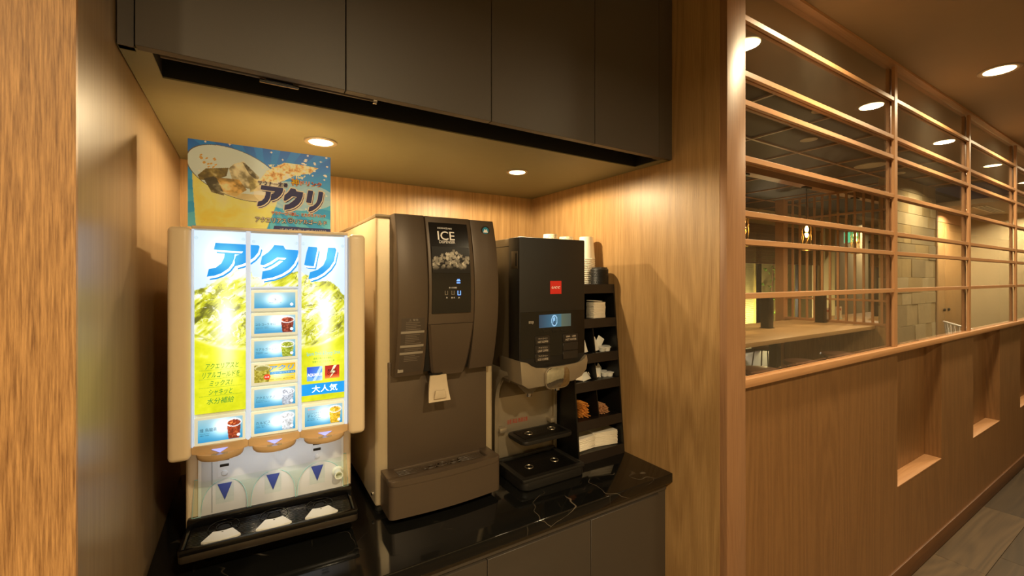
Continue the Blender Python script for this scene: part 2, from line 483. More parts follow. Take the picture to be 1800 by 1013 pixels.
# measured artwork: photo measurements turned into true positions on the flat face they are printed on
_fw = np.array([math.sin(YAW), math.cos(YAW), 0]); _rt = np.array([math.cos(YAW), -math.sin(YAW), 0])
def measure(px, py, org, ang, depth):
    """(x, z) on an upright plane given by a point, its turn about Z and an offset along its depth axis"""
    ux = np.array([math.cos(ang), math.sin(ang), 0]); uy = np.array([-math.sin(ang), math.cos(ang), 0])
    d = _fw + _rt * (px - 900) / 760.9 + np.array([0, 0, -(py - 489) / 760.9])
    c = np.array([0, 0, 1.46]); o = np.array(org)
    t = ((o + uy * depth - c) @ uy) / (d @ uy)
    p = c + d * t - o
    return (float(p @ ux), float(p[2]))

# ================================================================== THE SETTING
XL, XR, YB, ZC, ZS, ZT = -0.193, 1.234, 1.825, 0.797, 1.861, 2.462
fl = struct('floor', bx(-3.2, 17, -1.5, 6.2, -0.05, -0.004), plain('floor_base', (62, 50, 38), 0.6))
# planks of the corridor floor, every one its own board
row_w = 0.19
pl_mesh = bx(0.0008, 0.9192, 0.0008, row_w - 0.0008, -0.004, 0.0, bev=0.0006, seg=1).mesh('plank', M['floor'])
offs = [3.10, 3.354, 2.75, 3.2, 2.9, 3.45]
for r_ in range(7):
    y = 0.79 - row_w * (r_ + 1)
    x = offs[r_ % 6] - 0.92 * 3
    while x < 8.6:
        o = bpy.data.objects.new('plank', pl_mesh); link(o, fl); o.location = (x, y, 0); x += 0.92
struct('ceiling', MB().box(-3.2, 17, -1.5, 1.27, ZT, ZT + 0.06).box(9.1, 17, 1.27, 2.45, 2.55, 2.62).box(-3.2, 17, 1.25, 1.27, ZT, 2.86), M['ceil'])
struct('wall_back', bx(XL - 0.1, XR + 0.1, YB, YB + 0.05, 0, 2.5), M['oak'])
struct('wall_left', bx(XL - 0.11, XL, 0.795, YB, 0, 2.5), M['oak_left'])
struct('wall_front', bx(-3.2, XL, 0.787, 0.795, 0, ZT), M['oak_post'])
struct('wall_right', bx(XR, 1.333, 0.80, YB + 0.05, 0, ZT), M['oak'])
struct('trim_1', bx(XR + 0.001, 1.333, 0.776, 0.82, 0, ZT, bev=0.0015), oak('oak_pillar', (170, 128, 92), (130, 92, 62), fine=240, cath=14, cstr=0.3, fstr=0.7))
struct('wall_rear', bx(-3.2, 17, -1.5, -1.42, 0, ZT), M['wall_cream'])
struct('wall_end', MB().box(-3.25, -3.2, -1.5, 0.79, 0, ZT).box(16.9, 17, -1.5, 6.2, 0, 2.9), M['wall_cream'])

# panelled wall below the lattice, with its niches
NX = [(2.635 + 1.21 * k, 3.258 + 1.208 * k) for k in range(5)]
ZSILL, ZN, YW, YN = 1.1125, 0.463, 0.80, 0.87
wl = MB().box(1.333, 9.6, YW, 0.874, 0, ZN)
px_ = 1.333
for a, b in NX:
    wl.box(px_, a, YW, 0.874, ZN, ZSILL); wl.box(a, b, YN, 0.874, ZN, ZSILL); px_ = b
wl.box(px_, 9.6, YW, 0.874, ZN, ZSILL)
wlo = struct('wall_corridor', wl, M['oak_low'])
for a, b in NX:
    bx(a + 0.001, b - 0.001, YW - 0.001, YN, ZN, ZN + 0.006, bev=0.001).build('niche_ledge', M['oak_bar'], wlo)
struct('baseboard_corridor', bx(1.334, 9.6, 0.79, YW, 0, 0.088, bev=0.001), M['base'])
struct('trim_2', bx(1.334, 9.6, 0.782, 0.83, ZT - 0.011, ZT), M['oak_bar'])

# lattice window: sill, laths on both faces of the glass, one pane per bay
lat = tag(bpy.data.objects.new('window_1', None), kind='structure'); COL.objects.link(lat); ORG[lat] = Vector((0, 0, 0))
bx(1.334, 9.6, 0.778, 0.804, ZSILL, 1.139, bev=0.001).build('sill', M['oak_bar'], lat)
bx(1.334, 9.6, 0.7965, 0.8015, 1.139, 1.1415).build('sill_bead', M['oak_bar'], lat)
RZ = [2.302, 2.124, 2.0315, 1.852, 1.676, 1.585, 1.411]
MXR = [2.597 + 1.144 * k for k in range(7)]
edges = [1.333]
for xr in MXR:
    edges += [xr - 0.032, xr]
bays = [(edges[i], edges[i + 1]) for i in range(0, len(edges) - 1, 2)]
for xr in MXR:
    for y0, y1 in ((0.788, 0.8005), (0.8085, 0.822)):
        bx(xr - 0.032, xr, y0, y1, 1.139 if y0 < 0.805 else 1.113, ZT - 0.018, bev=0.0008, seg=1).build('mullion', M['oak_bar_v'], lat)
for a, b in bays:
    for z in RZ:
        for y0, y1 in ((0.790, 0.802), (0.807, 0.819)):
            bx(a, b, y0, y1, z - 0.018, z, bev=0.0008, seg=1).build('rail', M['oak_bar'], lat)
    bx(a, b, 0.8042, 0.8072, 1.114, ZT - 0.018).build('pane', M['lattice_glass'], lat, smooth=False)

# ================================================================== CEILING LAMPS
def downlight(name, x, y, z, r, label, group, power, lit=True, wide=False):
    t = thing(name, label, 'ceiling light', (x, y, z - 0.004), group=group)
    MB().lathe([(r, 0.004), (r, 0.0015), (r * 0.97, 0), (r * 0.78, 0.0), (r * 0.72, 0.003)], (x, y, z - 0.004), 36).build('trim_ring', M['ring'], t)
    MB().lathe([(r * 0.72, 0.0), (r * 0.68, -0.001), (0.001, -0.0015)], (x, y, z - 0.0035), 36).build('diffuser', M['lamp'] if lit else M['lamp_off'], t)
    if lit:
        if wide: lamp_light('lamp_source', 'SPOT', (x, y, z - 0.018), power, WARM, t, radius=0.012, size=R(178), blend=0.2)
        else:
            l = lamp_light('lamp_source', 'AREA', (x, y, z - 0.0075), power, WARM, t)
            l.data.shape = 'DISK'; l.data.size = r * 1.36; l.data.spread = R(158)
    return t
downlight('soffit_downlight', 0.184, 1.377, ZS, 0.045, 'small round downlight in the soffit directly above the lit drink dispenser', 'downlights in the cabinet soffit', P_SOFFIT, wide=True)
downlight('soffit_downlight', 0.867, 1.381, ZS, 0.041, 'small round downlight in the soffit above the black coffee machine', 'downlights in the cabinet soffit', P_SOFFIT, wide=True)
CL = ['round corridor downlight nearest the wooden pillar, seen mirrored in the first glass bay',
      'round corridor downlight shining at the top right of the picture',
      'round corridor downlight mirrored in the second glass bay of the lattice',
      'round corridor downlight mirrored in the third glass bay of the lattice',
      'round corridor downlight farthest along the passage']
for x, lb in zip((1.815, 3.09, 4.36, 5.65, 6.95), CL):
    downlight('corridor_downlight', x, 0.555, ZT, 0.075, lb, 'downlights along the corridor ceiling', P_CORRIDOR)

CR = ['round ceiling downlight behind the viewer, left of the alcove', 'round ceiling downlight behind the viewer, facing the alcove', 'round ceiling downlight behind the viewer, facing the lattice', 'round ceiling downlight behind the viewer, down the passage']  # unseen row of lamps, added as fill from the front
for x, lb, pw in zip((-0.9, 0.35, 1.7, 3.4), CR, (1.0, 1.0, 0.25, 0.25)):
    downlight('corridor_downlight', x, -0.62, ZT, 0.075, lb, 'downlights along the rear of the corridor', P_REAR_FILL * pw)

# ================================================================== OVERHEAD CABINET
oc = thing('overhead_cabinet', 'dark brown overhead cabinet with four flat doors above the drink machines', 'cabinet', (0.52, 1.4, ZS))
MB().box(XL + 0.002, XR - 0.002, 1.105, YB - 0.002, ZS, ZS + 0.003).box(XL + 0.002, -0.145, 0.986, 1.105, ZS, ZS + 0.003).box(1.197, XR - 0.002, 0.986, 1.105, ZS, ZS + 0.003).build('soffit_board', M['laminate_soffit'], oc)
bx(XL + 0.003, XR - 0.003, 0.99, YB - 0.003, ZS + 0.085, ZT - 0.004).build('carcass', M['black_gap'], oc)
MB().box(-0.1455, 1.1975, 1.1045, 1.112, ZS + 0.003, ZS + 0.085).box(-0.153, -0.1455, 0.99, 1.105, ZS + 0.003, ZS + 0.085).box(1.197, 1.204, 0.99, 1.105, ZS + 0.003, ZS + 0.085).build('finger_recess', M['black_gap'], oc)
bx(XL + 0.003, -0.168, 0.982, 1.0, ZS, ZT - 0.004).build('filler_strip', M['laminate'], oc)
bx(1.1665, XR - 0.003, 0.972, 1.0, ZS + 0.001, ZT - 0.004).build('filler_strip', M['laminate'], oc)
DX = [-0.1657, 0.1786, 0.5315, 0.882, 1.1645]
for a, b in zip(DX, DX[1:]):
    bx(a + 0.001, b - 0.001, 0.97, 0.99, ZS - 0.001, ZT - 0.006, bev=0.0006, seg=1).build('cabinet_door', M['laminate'], oc)
MB().tube([(-0.135, 1.004, ZS + 0.006), (0.245, 1.004, ZS + 0.006)], 0.006, 10).build('door_rod', plain('dark_rod', (74, 62, 50), 0.4, metal=0.4), oc, 'dull brown metal rod under the door edge')
MB().lathe([(0.0085, 0), (0.0085, 0.008)], (0.243, 1.004, ZS + 0.004), 14, 'X').build('rod_end', M['chrome'], oc)
MB().box(0.02, 0.092, 1.0, 1.012, ZS - 0.006, ZS - 0.001, bev=0.002).box(0.032, 0.080, 0.996, 1.0, ZS - 0.004, ZS - 0.001).build('door_catch', M['blackgloss'], oc)

# ================================================================== WORKTOP AND BASE CABINET
struct_top = bx(XL + 0.001, XR - 0.001, 0.97, YB - 0.001, 0.7655, ZC, bev=0.0025, seg=3).build('worktop', M['marble'], None, 'polished black marble worktop with pale veins under the machines', 'worktop')
bc = thing('base_cabinet', 'dark brown base cabinet with flat doors under the marble worktop', 'cabinet', (0.52, 1.4, 0))
bx(XL + 0.003, XR - 0.003, 1.012, YB - 0.003, 0.0, 0.764).build('carcass', M['black_gap'], bc)
bx(XL + 0.003, XR - 0.003, 0.995, 1.012, 0.733, 0.764).build('top_rail', M['laminate'], bc)
BX = [-0.176, 0.177, 0.5307, 0.8846, 1.19]
for a, b in zip(BX, BX[1:]):
    bx(a + 0.0012, b - 0.0012, 0.99, 1.011, 0.08, 0.729, bev=0.0008, seg=1).build('cabinet_door', M['laminate'], bc)
bx(1.1925, XR - 0.003, 1.0, 1.011, 0.08, 0.729).build('filler_strip', M['laminate'], bc)

# ================================================================== DRINK DISPENSER (built in its own frame: x right, y back, z up)
DB, DA = (0.06, 1.25, ZC), R(-3)
dd = thing('drink_dispenser', 'cream fruit drink dispenser with glowing blue and yellow menu panels and drip tray', 'dispenser', DB, DA)
ORG[dd] = Vector((0, 0, 0))
DS = 0.93      # the machine is a little smaller than its drawing and stands on four short feet
dd.scale = (DS, DS, DS)
dd.location = (DB[0] * DS, DB[1] * DS, 1.46 - (1.46 - DB[2]) * DS)
FH = (dd.location.z - ZC) / DS
def dl(px, py, dep=0.0): return measure(px, py, DB, DA, dep)
MB().vbox(-0.203, 0.2, 0.122, 0.54, 0.002, 0.778, 0.012, 3).build('body', M['cream'], dd)
for fx_ in (-0.165, 0.165):
    for fy_ in (0.16, 0.50): MB().lathe([(0.020, -FH + 0.0004), (0.020, -FH + 0.010), (0.013, -FH + 0.014), (0.013, 0.004)], (fx_, fy_, 0), 18).build('foot', M['blackmatt'], dd)
bx(-0.172, 0.175, 0.004, 0.125, 0.262, 0.7795, bev=0.002).build('light_box', M['white'], dd)
for s in (0, 1):
    x0, x1 = ((-0.2165, -0.1725), (0.1745, 0.2175))[s]
    bx(x0, x1, -0.016, 0.16, 0.238, 0.7825, bev=0.012, seg=4).build('side_housing', M['cream'], dd)
bx(-0.172, 0.174, -0.006, 0.15, 0.7785, 0.7865, bev=0.003, seg=2).build('top_cap', M['cream'], dd)
# dividing bars between the film panels
for x0, x1 in ((-0.172, -0.1668), (-0.0634, -0.0532), (0.0523, 0.0600), (0.1650, 0.1725)):
    bx(x0, x1, -0.004, 0.006, 0.264, 0.7785, bev=0.001, seg=1).build('frame_bar', M['backlit'], dd)

LIQ = [(0.0, (92, 94, 20)), (0.14, (146, 148, 26)), (0.32, (196, 198, 26)), (0.5, (220, 222, 84)), (0.68, (244, 243, 196)), (1.0, (255, 255, 252))]
YEL = [(0.0, (150, 156, 6)), (0.4, (200, 204, 8)), (0.75, (222, 222, 30)), (1.0, (245, 245, 130))]
def swirl(X, Z, seed, s=22.0):
    wx = fbm(X, Z, s * 0.8, 3, seed + 5) - 0.5; wz = fbm(X, Z, s * 0.8, 3, seed + 11) - 0.5
    return fbm(X * 0.75 + Z * 0.55 + wx * 0.07, Z * 0.8 - X * 0.5 + wz * 0.07, s, 5, seed)
def paint_head(A):
    X, Z = A.X, A.Z
    A.fill(np.ones(X.shape), (206, 226, 242))
    n = 0.5 * swirl(X, Z, 3.0) + 0.5 * fbm((X * 0.72 + Z * 0.69), (Z * 0.72 - X * 0.69) * 4.2, 26, 4, 2.0)
    # liquid and ice below a broken surface line
    top = np.interp(X, *zip(*[dl(342, 506), dl(368, 500), dl(400, 470), dl(432, 438), dl(444, 486), dl(462, 484), dl(480, 492), dl(500, 480), dl(523, 478), dl(540, 482), dl(556, 492), dl(580, 494), dl(605, 518)]))
    top = top + (fbm(X, Z, 60, 3, 8) - 0.5) * 0.02
    liq = np.clip((top - Z) / 0.004, 0, 1)
    A.fill(liq, ramp((n - 0.30) * 2.5, LIQ))
    m2 = swirl(X, Z, 40.0, 30.0)
    A.fill(np.exp(-((m2 - 0.5) / 0.010) ** 2) * liq, (84, 84, 20), 0.75)
    A.fill(np.exp(-((m2 - 0.56) / 0.012) ** 2) * liq, (255, 255, 240), 0.8)
    # ice faces: light facets and dark edges
    for k in range(26):
        cx = -0.165 + 0.33 * _rng.rand(); cz = 0.46 + 0.2 * _rng.rand(); q = _rng.rand() * 3.1; w = 0.008 + 0.014 * _rng.rand()
        pts = [(cx + w * 1.3 * math.cos(q + a) * (1 + 0.3 * _rng.rand()), cz + w * math.sin(q + a)) for a in (0, 1.4, 2.9, 4.5)]
        A.fill(A.poly(pts) * liq, (250, 250, 215) if k % 2 else (120, 124, 22), 0.33 + 0.2 * _rng.rand())
    # rim of the tumbler and the plain drink below it
    rim = np.interp(X, *zip(*[dl(342, 596), dl(370, 606), dl(400, 612), dl(432, 614), dl(480, 617), dl(530, 612), dl(560, 606), dl(585, 597), dl(605, 586)]))
    A.fill(np.clip((rim - Z) / 0.003, 0, 1), ramp(0.25 + 0.7 * fbm(X, Z, 55, 4, 21), YEL))
    d = (Z - rim) / 0.004
    A.fill(np.exp(-d * d), (240, 236, 120), 0.8)
    A.fill(np.exp(-((Z - rim - 0.010) / 0.0022) ** 2), (150, 150, 30), 0.5)
    # lamps behind the film show as hot spots
    g = np.zeros(X.shape)
    for px, py, sx, sz, k in ((392, 455, 0.030, 0.045, 1.3), (398, 560, 0.026, 0.075, 1.5), (400, 640, 0.026, 0.055, 0.75), (484, 458, 0.028, 0.040, 1.0),
                              (573, 450, 0.026, 0.045, 1.1), (572, 560, 0.022, 0.080, 1.5), (570, 640, 0.026, 0.045, 0.7)):
        cx, cz = dl(px, py); g = g + k * np.exp(-((X - cx) / sx) ** 2 - ((Z - cz) / sz) ** 2)
    w = np.clip(g * 0.52, 0, 0.93)
    A.fill(w, (255, 253, 240))
    A.G = 0.92 + 0.5 * np.clip(g, 0, 1.4)
def head_panel(name, x0, x1, z0, z1):
    A = Art(x0, x1, z0, z1, int((x1 - x0) / 0.00105), int((z1 - z0) / 0.00115))
    paint_head(A)
    p = A.build(name, M['film'], dd, 0.0)
    return p
pL = head_panel('menu_panel', -0.1666, -0.0636, 0.3405, 0.776)
pC = head_panel('menu_panel', -0.0530, 0.0521, 0.6415, 0.774)
pR = head_panel('menu_panel', 0.0602, 0.1648, 0.3395, 0.7735)
bx(-0.0532, 0.0523, -0.003, 0.004, 0.6375, 0.6415).build('frame_bar', M['backlit'], dd)
for px, py in ((345, 418), (428, 421), (446, 425), (521, 428), (533, 429), (602, 433)):
    x, z = dl(px, py); MB().lathe([(0.004, 0), (0.003, 0.003)], (x, -0.004, z), 10, 'Y').build('panel_clip', M['acrylic'], dd)
E_BLUE = plain('film_blue', (0, 120, 200), 0.4, emit=(16, 152, 232), estr=0.9)
_nt = E_BLUE.node_tree; _b = _nt.nodes['Principled BSDF']; _tc = node(_nt, 'ShaderNodeTexCoord'); _acc = None
for _px, _py in ((397, 452), (484, 455), (575, 448)):
    _x, _z = dl(_px, _py)
    _d = node(_nt, 'ShaderNodeVectorMath', operation='DISTANCE'); _d.inputs[1].default_value = (_x, 0, _z); _nt.links.new(_tc.outputs['Object'], _d.inputs[0])
    _m = node(_nt, 'ShaderNodeMapRange', interpolation_type='SMOOTHSTEP'); _m.inputs['From Min'].default_value = 0.004; _m.inputs['From Max'].default_value = 0.048; _m.inputs['To Min'].default_value = 0.72; _m.inputs['To Max'].default_value = 0.0
    _nt.links.new(_d.outputs['Value'], _m.inputs['Value'])
    if _acc is None: _acc = _m.outputs[0]
    else:
        _a = node(_nt, 'ShaderNodeMath', operation='MAXIMUM'); _nt.links.new(_acc, _a.inputs[0]); _nt.links.new(_m.outputs[0], _a.inputs[1]); _acc = _a.outputs[0]
_mx = node(_nt, 'ShaderNodeMix', data_type='RGBA'); _mx.inputs['A'].default_value = L3((8, 146, 232)); _mx.inputs['B'].default_value = L3((120, 232, 255)); _nt.links.new(_acc, _mx.inputs['Factor']); _nt.links.new(_mx.outputs['Result'], _b.inputs['Emission Color'])
E_WHITE = plain('film_white', (250, 250, 250), 0.4, emit=(250, 252, 255), estr=1.05)
E_GREEN = plain('film_green', (40, 130, 60), 0.4, emit=(58, 140, 52), estr=0.75)
E_NAVY = plain('film_ink', (20, 40, 60), 0.4, emit=(28, 52, 74), estr=0.8)
E_RED = plain('film_red', (200, 30, 30), 0.4, emit=(215, 45, 35), estr=0.9)
E_SKY = plain('film_sky', (60, 170, 200), 0.4, emit=(80, 175, 215), estr=0.85)
E_OR = plain('film_orange', (230, 120, 40), 0.4, emit=(235, 120, 50), estr=0.9)
E_PANELRED = E_RED
# the three big letters, traced as outlines (photo-measured), each with white and blue drop lines
def zA(x, y): return (280 + x / 7.235, 380 + y / 7.235)
def zB(x, y): return (430 + x / 5.065, 420 + y / 5.065)
GLYPH = [
    [zA(*p) for p in ((715, 340), (1262, 372), (1278, 395), (1258, 465), (1205, 528), (1120, 588), (1040, 620), (965, 638), (957, 560), (975, 505), (1030, 488), (1068, 452), (735, 432), (695, 425))],
    [zA(*p) for p in ((832, 462), (962, 470), (955, 535), (930, 602), (880, 668), (790, 728), (700, 760), (605, 772), (630, 675), (720, 655), (790, 600), (825, 530))],
    [zB(*p) for p in ((265, 55), (345, 62), (365, 95), (480, 103), (472, 160), (440, 225), (395, 275), (330, 315), (250, 345), (150, 362), (160, 290), (230, 275), (290, 240), (335, 205), (372, 172), (290, 166), (230, 207), (165, 238), (140, 228), (155, 158), (210, 120), (245, 85))],
    [zB(*p) for p in ((568, 70), (642, 75), (648, 92), (616, 245), (550, 240), (530, 232), (552, 120))],
    [zB(*p) for p in ((742, 80), (806, 82), (816, 100), (795, 200), (756, 258), (700, 308), (640, 342), (578, 360), (568, 350), (583, 297), (650, 275), (700, 235), (725, 180))]]
def glyph_part(pts, dx, dz, y, mat, parent, name='letter', s=1.0):
    P = [dl(*p) for p in pts]
    MB().prism([(x + dx, z + dz) for x, z in P], 'Y', y, y + 0.0002).build(name, mat, parent, smooth=False)
for i, g in enumerate(GLYPH):
    par = (pL, pL, pC, pR, pR)[i]
    glyph_part(g, 0.0054, -0.0080, -0.0006, E_BLUE, par, 'letter_shadow')
    glyph_part(g, 0.0030, -0.0046, -0.0010, E_WHITE, par, 'letter_line')
    glyph_part(g, 0.0, 0.0, -0.0014, E_BLUE, par)
def dtext(body, pxl, pxr, pt_l, pb_l, mat, parent, shear=0.0, bold=0.0, y=-0.0008, dep=0.0):
    """lettering between two photo columns; pt/pb are the rows of its top and bottom at the left end"""
    x0, z1 = dl(pxl, pt_l, dep); _, z0 = dl(pxl, pb_l, dep); x1, _ = dl(pxr, pt_l, dep)
    text(body, x0, x1, z0, z1, y + dep, mat, parent, shear, bold)
for body, a, b, t, bt in (('アクエリアスと', 361, 420, 640, 650), ('リアルゴールドを', 356, 422, 655, 666), ('ミックス！', 368, 409, 670, 680), ('シャキッと', 367, 409, 685, 696), ('水分補給', 363, 412, 701, 712)):
    dtext(body, a, b, t, bt, E_GREEN, pL, 0.25, 0.006)
for py in (653, 669, 684, 699):
    x0, z0 = dl(350, py); x1, _ = dl(427, py)
    mb = MB()
    for k in range(40): mb.box(x0 + (x1 - x0) * k / 40, x0 + (x1 - x0) * (k + 0.5) / 40, -0.0007, -0.0005, z0, z0 + 0.0009)
    mb.build('dotted_rule', E_GREEN, pL, smooth=False)
dtext('Sports Drink & Energy Drink', 539, 598, 620, 628, E_SKY, pR, 0, 0.0)
dtext('高発汗時の水分補給に', 551, 586, 629, 633, E_GREEN, pR); dtext('炭酸がはじける元気の素', 549, 588, 635, 639, E_GREEN, pR)
# two brand squares and the banner
def art_square(px0, py0, px1, py1, paint, par):
    x0, z1 = dl(px0, py0); x1, _ = dl(px1, py0); _, z0 = dl(px0, py1)
    A = Art(x0, x1, z0, z1, 40, 36); paint(A); return A.build('brand_square', M['film'], par, -0.0008), x0, x1, z0, z1
def p_aq(A):
    A.fill(np.ones(A.X.shape), ramp(A.U * 0.6 + (1 - A.V) * 0.4, [(0, (18, 60, 190)), (0.6, (70, 140, 220)), (1, (215, 235, 250))]))
    A.fill(A.U + 0.9 * A.V < 0.55, (120, 185, 235), 0.7); A.fill(np.abs(A.U - 0.45 - 0.5 * A.V) < 0.10, (205, 230, 250), 0.8)
def p_rg(A):
    A.fill(np.ones(A.X.shape), ramp(A.V, [(0, (228, 150, 70)), (0.3, (196, 40, 24)), (1, (170, 20, 24))]))
    A.fill(A.poly([(A.b[0] + (A.b[1] - A.b[0]) * u, A.b[2] + (A.b[3] - A.b[2]) * v) for u, v in ((0.62, 1), (0.35, 0.42), (0.52, 0.45), (0.3, 0), (0.75, 0.55), (0.56, 0.56), (0.82, 1))]), (255, 240, 190))
sq, x0, x1, z0, z1 = art_square(539.5, 646, 566.5, 671, p_aq, pR)
text('AQUARIUS', x0 + 0.0015, x1 - 0.0005, z0 + 0.011, z0 + 0.020, -0.0014, E_WHITE, pR, 0.0, 0.012)
sq, x0, x1, z0, z1 = art_square(571, 643, 596.5, 666, p_rg, pR)
ED = plain('film_black', (15, 12, 12), 0.4, emit=(30, 18, 16), estr=0.6)
text('REAL', x0 + 0.007, x1 - 0.006, z0 + 0.018, z0 + 0.025, -0.0014, ED, pR, 0.1, 0.012); text('GOLD', x0 + 0.006, x1 - 0.006, z0 + 0.010, z0 + 0.017, -0.0014, ED, pR, 0.1, 0.012)
x0, z1 = dl(530.5, 677); x1, _ = dl(604.5, 677); _, z0 = dl(530.5, 697)
bx(0.0604, 0.1646, -0.0007, -0.0005, z0, z1).build('banner', E_BLUE, pR, smooth=False)
text('大人気', dl(548, 680)[0], dl(593, 680)[0], z0 + 0.006, z1 - 0.005, -0.0012, E_WHITE, pR, 0.0, 0.006)

# buttons: frame, glowing label film, lettering, white dot
def cup_art(A, cx, cz, w, h, body, ice, alpha=0.95):
    X, Z = A.X, A.Z
    t = np.clip((Z - (cz - h)) / h, 0, 1); half = w * (0.74 + 0.26 * t)
    ins = (np.abs(X - cx) < half) & (Z < cz) & (Z > cz - h)
    n = fbm(X, Z, 330, 3, 4)
    A.fill(ins, ramp(n * 1.2 - 0.1, [(0, tuple(int(c * 0.55) for c in body)), (0.5, body), (1, ice)]), alpha)
    A.fill(A.ell(cx, cz, w * 1.12, h * 0.27) < 1, (238, 240, 240), 0.9)
    A.fill(A.ell(cx, cz - h * 0.02, w * 0.9, h * 0.19) < 1, ramp(n * 1.3 - 0.1, [(0, tuple(int(c * 0.6) for c in body)), (0.55, body), (0.8, ice), (1, ice)]), 0.95)
def p_blue(cup=None, hot=(0.55, 0.62)):
    def f(A):
        A.fill(np.ones(A.X.shape), ramp(1 - A.V, [(0, (158, 196, 204)), (0.6, (92, 176, 206)), (1, (40, 146, 196))]))
        g = np.exp(-((A.U - hot[0]) / 0.24) ** 2 - ((A.V - hot[1]) / 0.40) ** 2)
        A.fill(np.clip(g * 1.05, 0, 0.98), (246, 252, 255))
        if cup: cup_art(A, A.b[0] + (A.b[1] - A.b[0]) * 0.80, A.b[2] + (A.b[3] - A.b[2]) * 0.74, (A.b[1] - A.b[0]) * 0.165, (A.b[3] - A.b[2]) * 0.74, *cup)
        A.G = 0.85 + 0.55 * g
    return f
def p_acri(A):
    A.fill(np.ones(A.X.shape), ramp(A.V, [(0, (245, 205, 60)), (0.5, (250, 215, 60)), (1, (222, 170, 20))]))
    g = np.exp(-((A.U - 0.55) / 0.22) ** 2 - ((A.V - 0.45) / 0.42) ** 2)
    A.fill(g * 0.8, (255, 250, 215))
    A.fill((A.U < 0.34 + 0.05 * np.sin(A.V * 3)), ramp(fbm(A.X, A.Z, 300, 3, 2) * 1.3 - 0.15, [(0, (96, 84, 14)), (0.5, (170, 156, 40)), (1, (232, 224, 150))]), 0.95)
    A.fill(A.ell(A.b[0] + 0.017, A.b[3] - 0.007, 0.0165, 0.0075) < 1, (236, 230, 190), 0.75)
    A.fill(A.ell(A.b[0] + 0.017, A.b[3] - 0.009, 0.0140, 0.0055) < 1, (130, 122, 40), 0.8)
    A.fill(A.ell(A.b[0] + 0.0275, A.b[2] + 0.0125, 0.0072, 0.0072) < 1, (226, 52, 24))
    A.fill((A.U > 0.38) & (A.V > 0.40) & (A.V < 0.56), (30, 140, 200), 0.95)
    A.G = 0.85 + 0.35 * g
SPEC = [  # x0, x1, z1, z0, painter, lines (text, u0, u1, v0, v1)
    (-0.0529, 0.0515, 0.6330, 0.5800, p_blue(None, (0.5, 0.55)), [('水', 0.44, 0.56, 0.44, 0.66), ('Water　水／水', 0.35, 0.66, 0.32, 0.38)]),
    (-0.0529, 0.0515, 0.5755, 0.5172, p_blue(((120, 20, 14), (225, 120, 80)), (0.56, 0.7)), [('コカ·コーラ ゼロ', 0.03, 0.50, 0.44, 0.58), ('Coca-Cola Zero / 炭酸飲料', 0.04, 0.34, 0.33, 0.37), ('糖類ゼロ／カロリーゼロ', 0.04, 0.48, 0.25, 0.29)]),
    (-0.0529, 0.0515, 0.5125, 0.4553, p_blue(((150, 160, 20), (230, 232, 160)), (0.52, 0.5)), [('リアルゴールド', 0.04, 0.54, 0.44, 0.60), ('Real Gold /', 0.04, 0.22, 0.33, 0.38), ('炭酸飲料／元気', 0.04, 0.32, 0.25, 0.30)]),
    (-0.0529, 0.0515, 0.4525, 0.3950, p_acri, []),
    (-0.0529, 0.0515, 0.3920, 0.3330, p_blue(((176, 180, 190), (235, 238, 242)), (0.58, 0.6)), [('アクエリアス', 0.04, 0.50, 0.46, 0.60), ('Sports Drink /', 0.04, 0.26, 0.36, 0.41), ('清涼飲料水／スポーツ', 0.04, 0.36, 0.28, 0.33)]),
    (-0.0529, 0.0515, 0.3312, 0.2690, p_blue(((214, 214, 214), (246, 246, 244)), (0.56, 0.5)), [('カルピス', 0.04, 0.38, 0.46, 0.60), ('Calpis / Lactic Drink', 0.04, 0.36, 0.36, 0.41), ('乳酸菌飲料／甘酸っぱい', 0.04, 0.28, 0.28, 0.33)]),
    (-0.1670, -0.0640, 0.3335, 0.2660, p_blue(((150, 40, 14), (232, 130, 60)), (0.55, 0.62)), [('煌 烏龍茶', 0.04, 0.42, 0.46, 0.62), ('Oolong Tea /', 0.04, 0.26, 0.36, 0.41), ('烏龍茶／中国茶', 0.04, 0.24, 0.28, 0.33)]),
    (0.0602, 0.1648, 0.3325, 0.2675, p_blue(((240, 180, 20), (252, 226, 120)), (0.52, 0.55)), [('ミニッツメイド', 0.06, 0.42, 0.62, 0.70), ('オレンジ', 0.06, 0.40, 0.46, 0.60), ('Minute Maid Orange', 0.06, 0.42, 0.37, 0.42), ('果汁飲料／オレンジ', 0.06, 0.50, 0.29, 0.34), ('果汁100%', 0.08, 0.26, 0.82, 0.90)])]
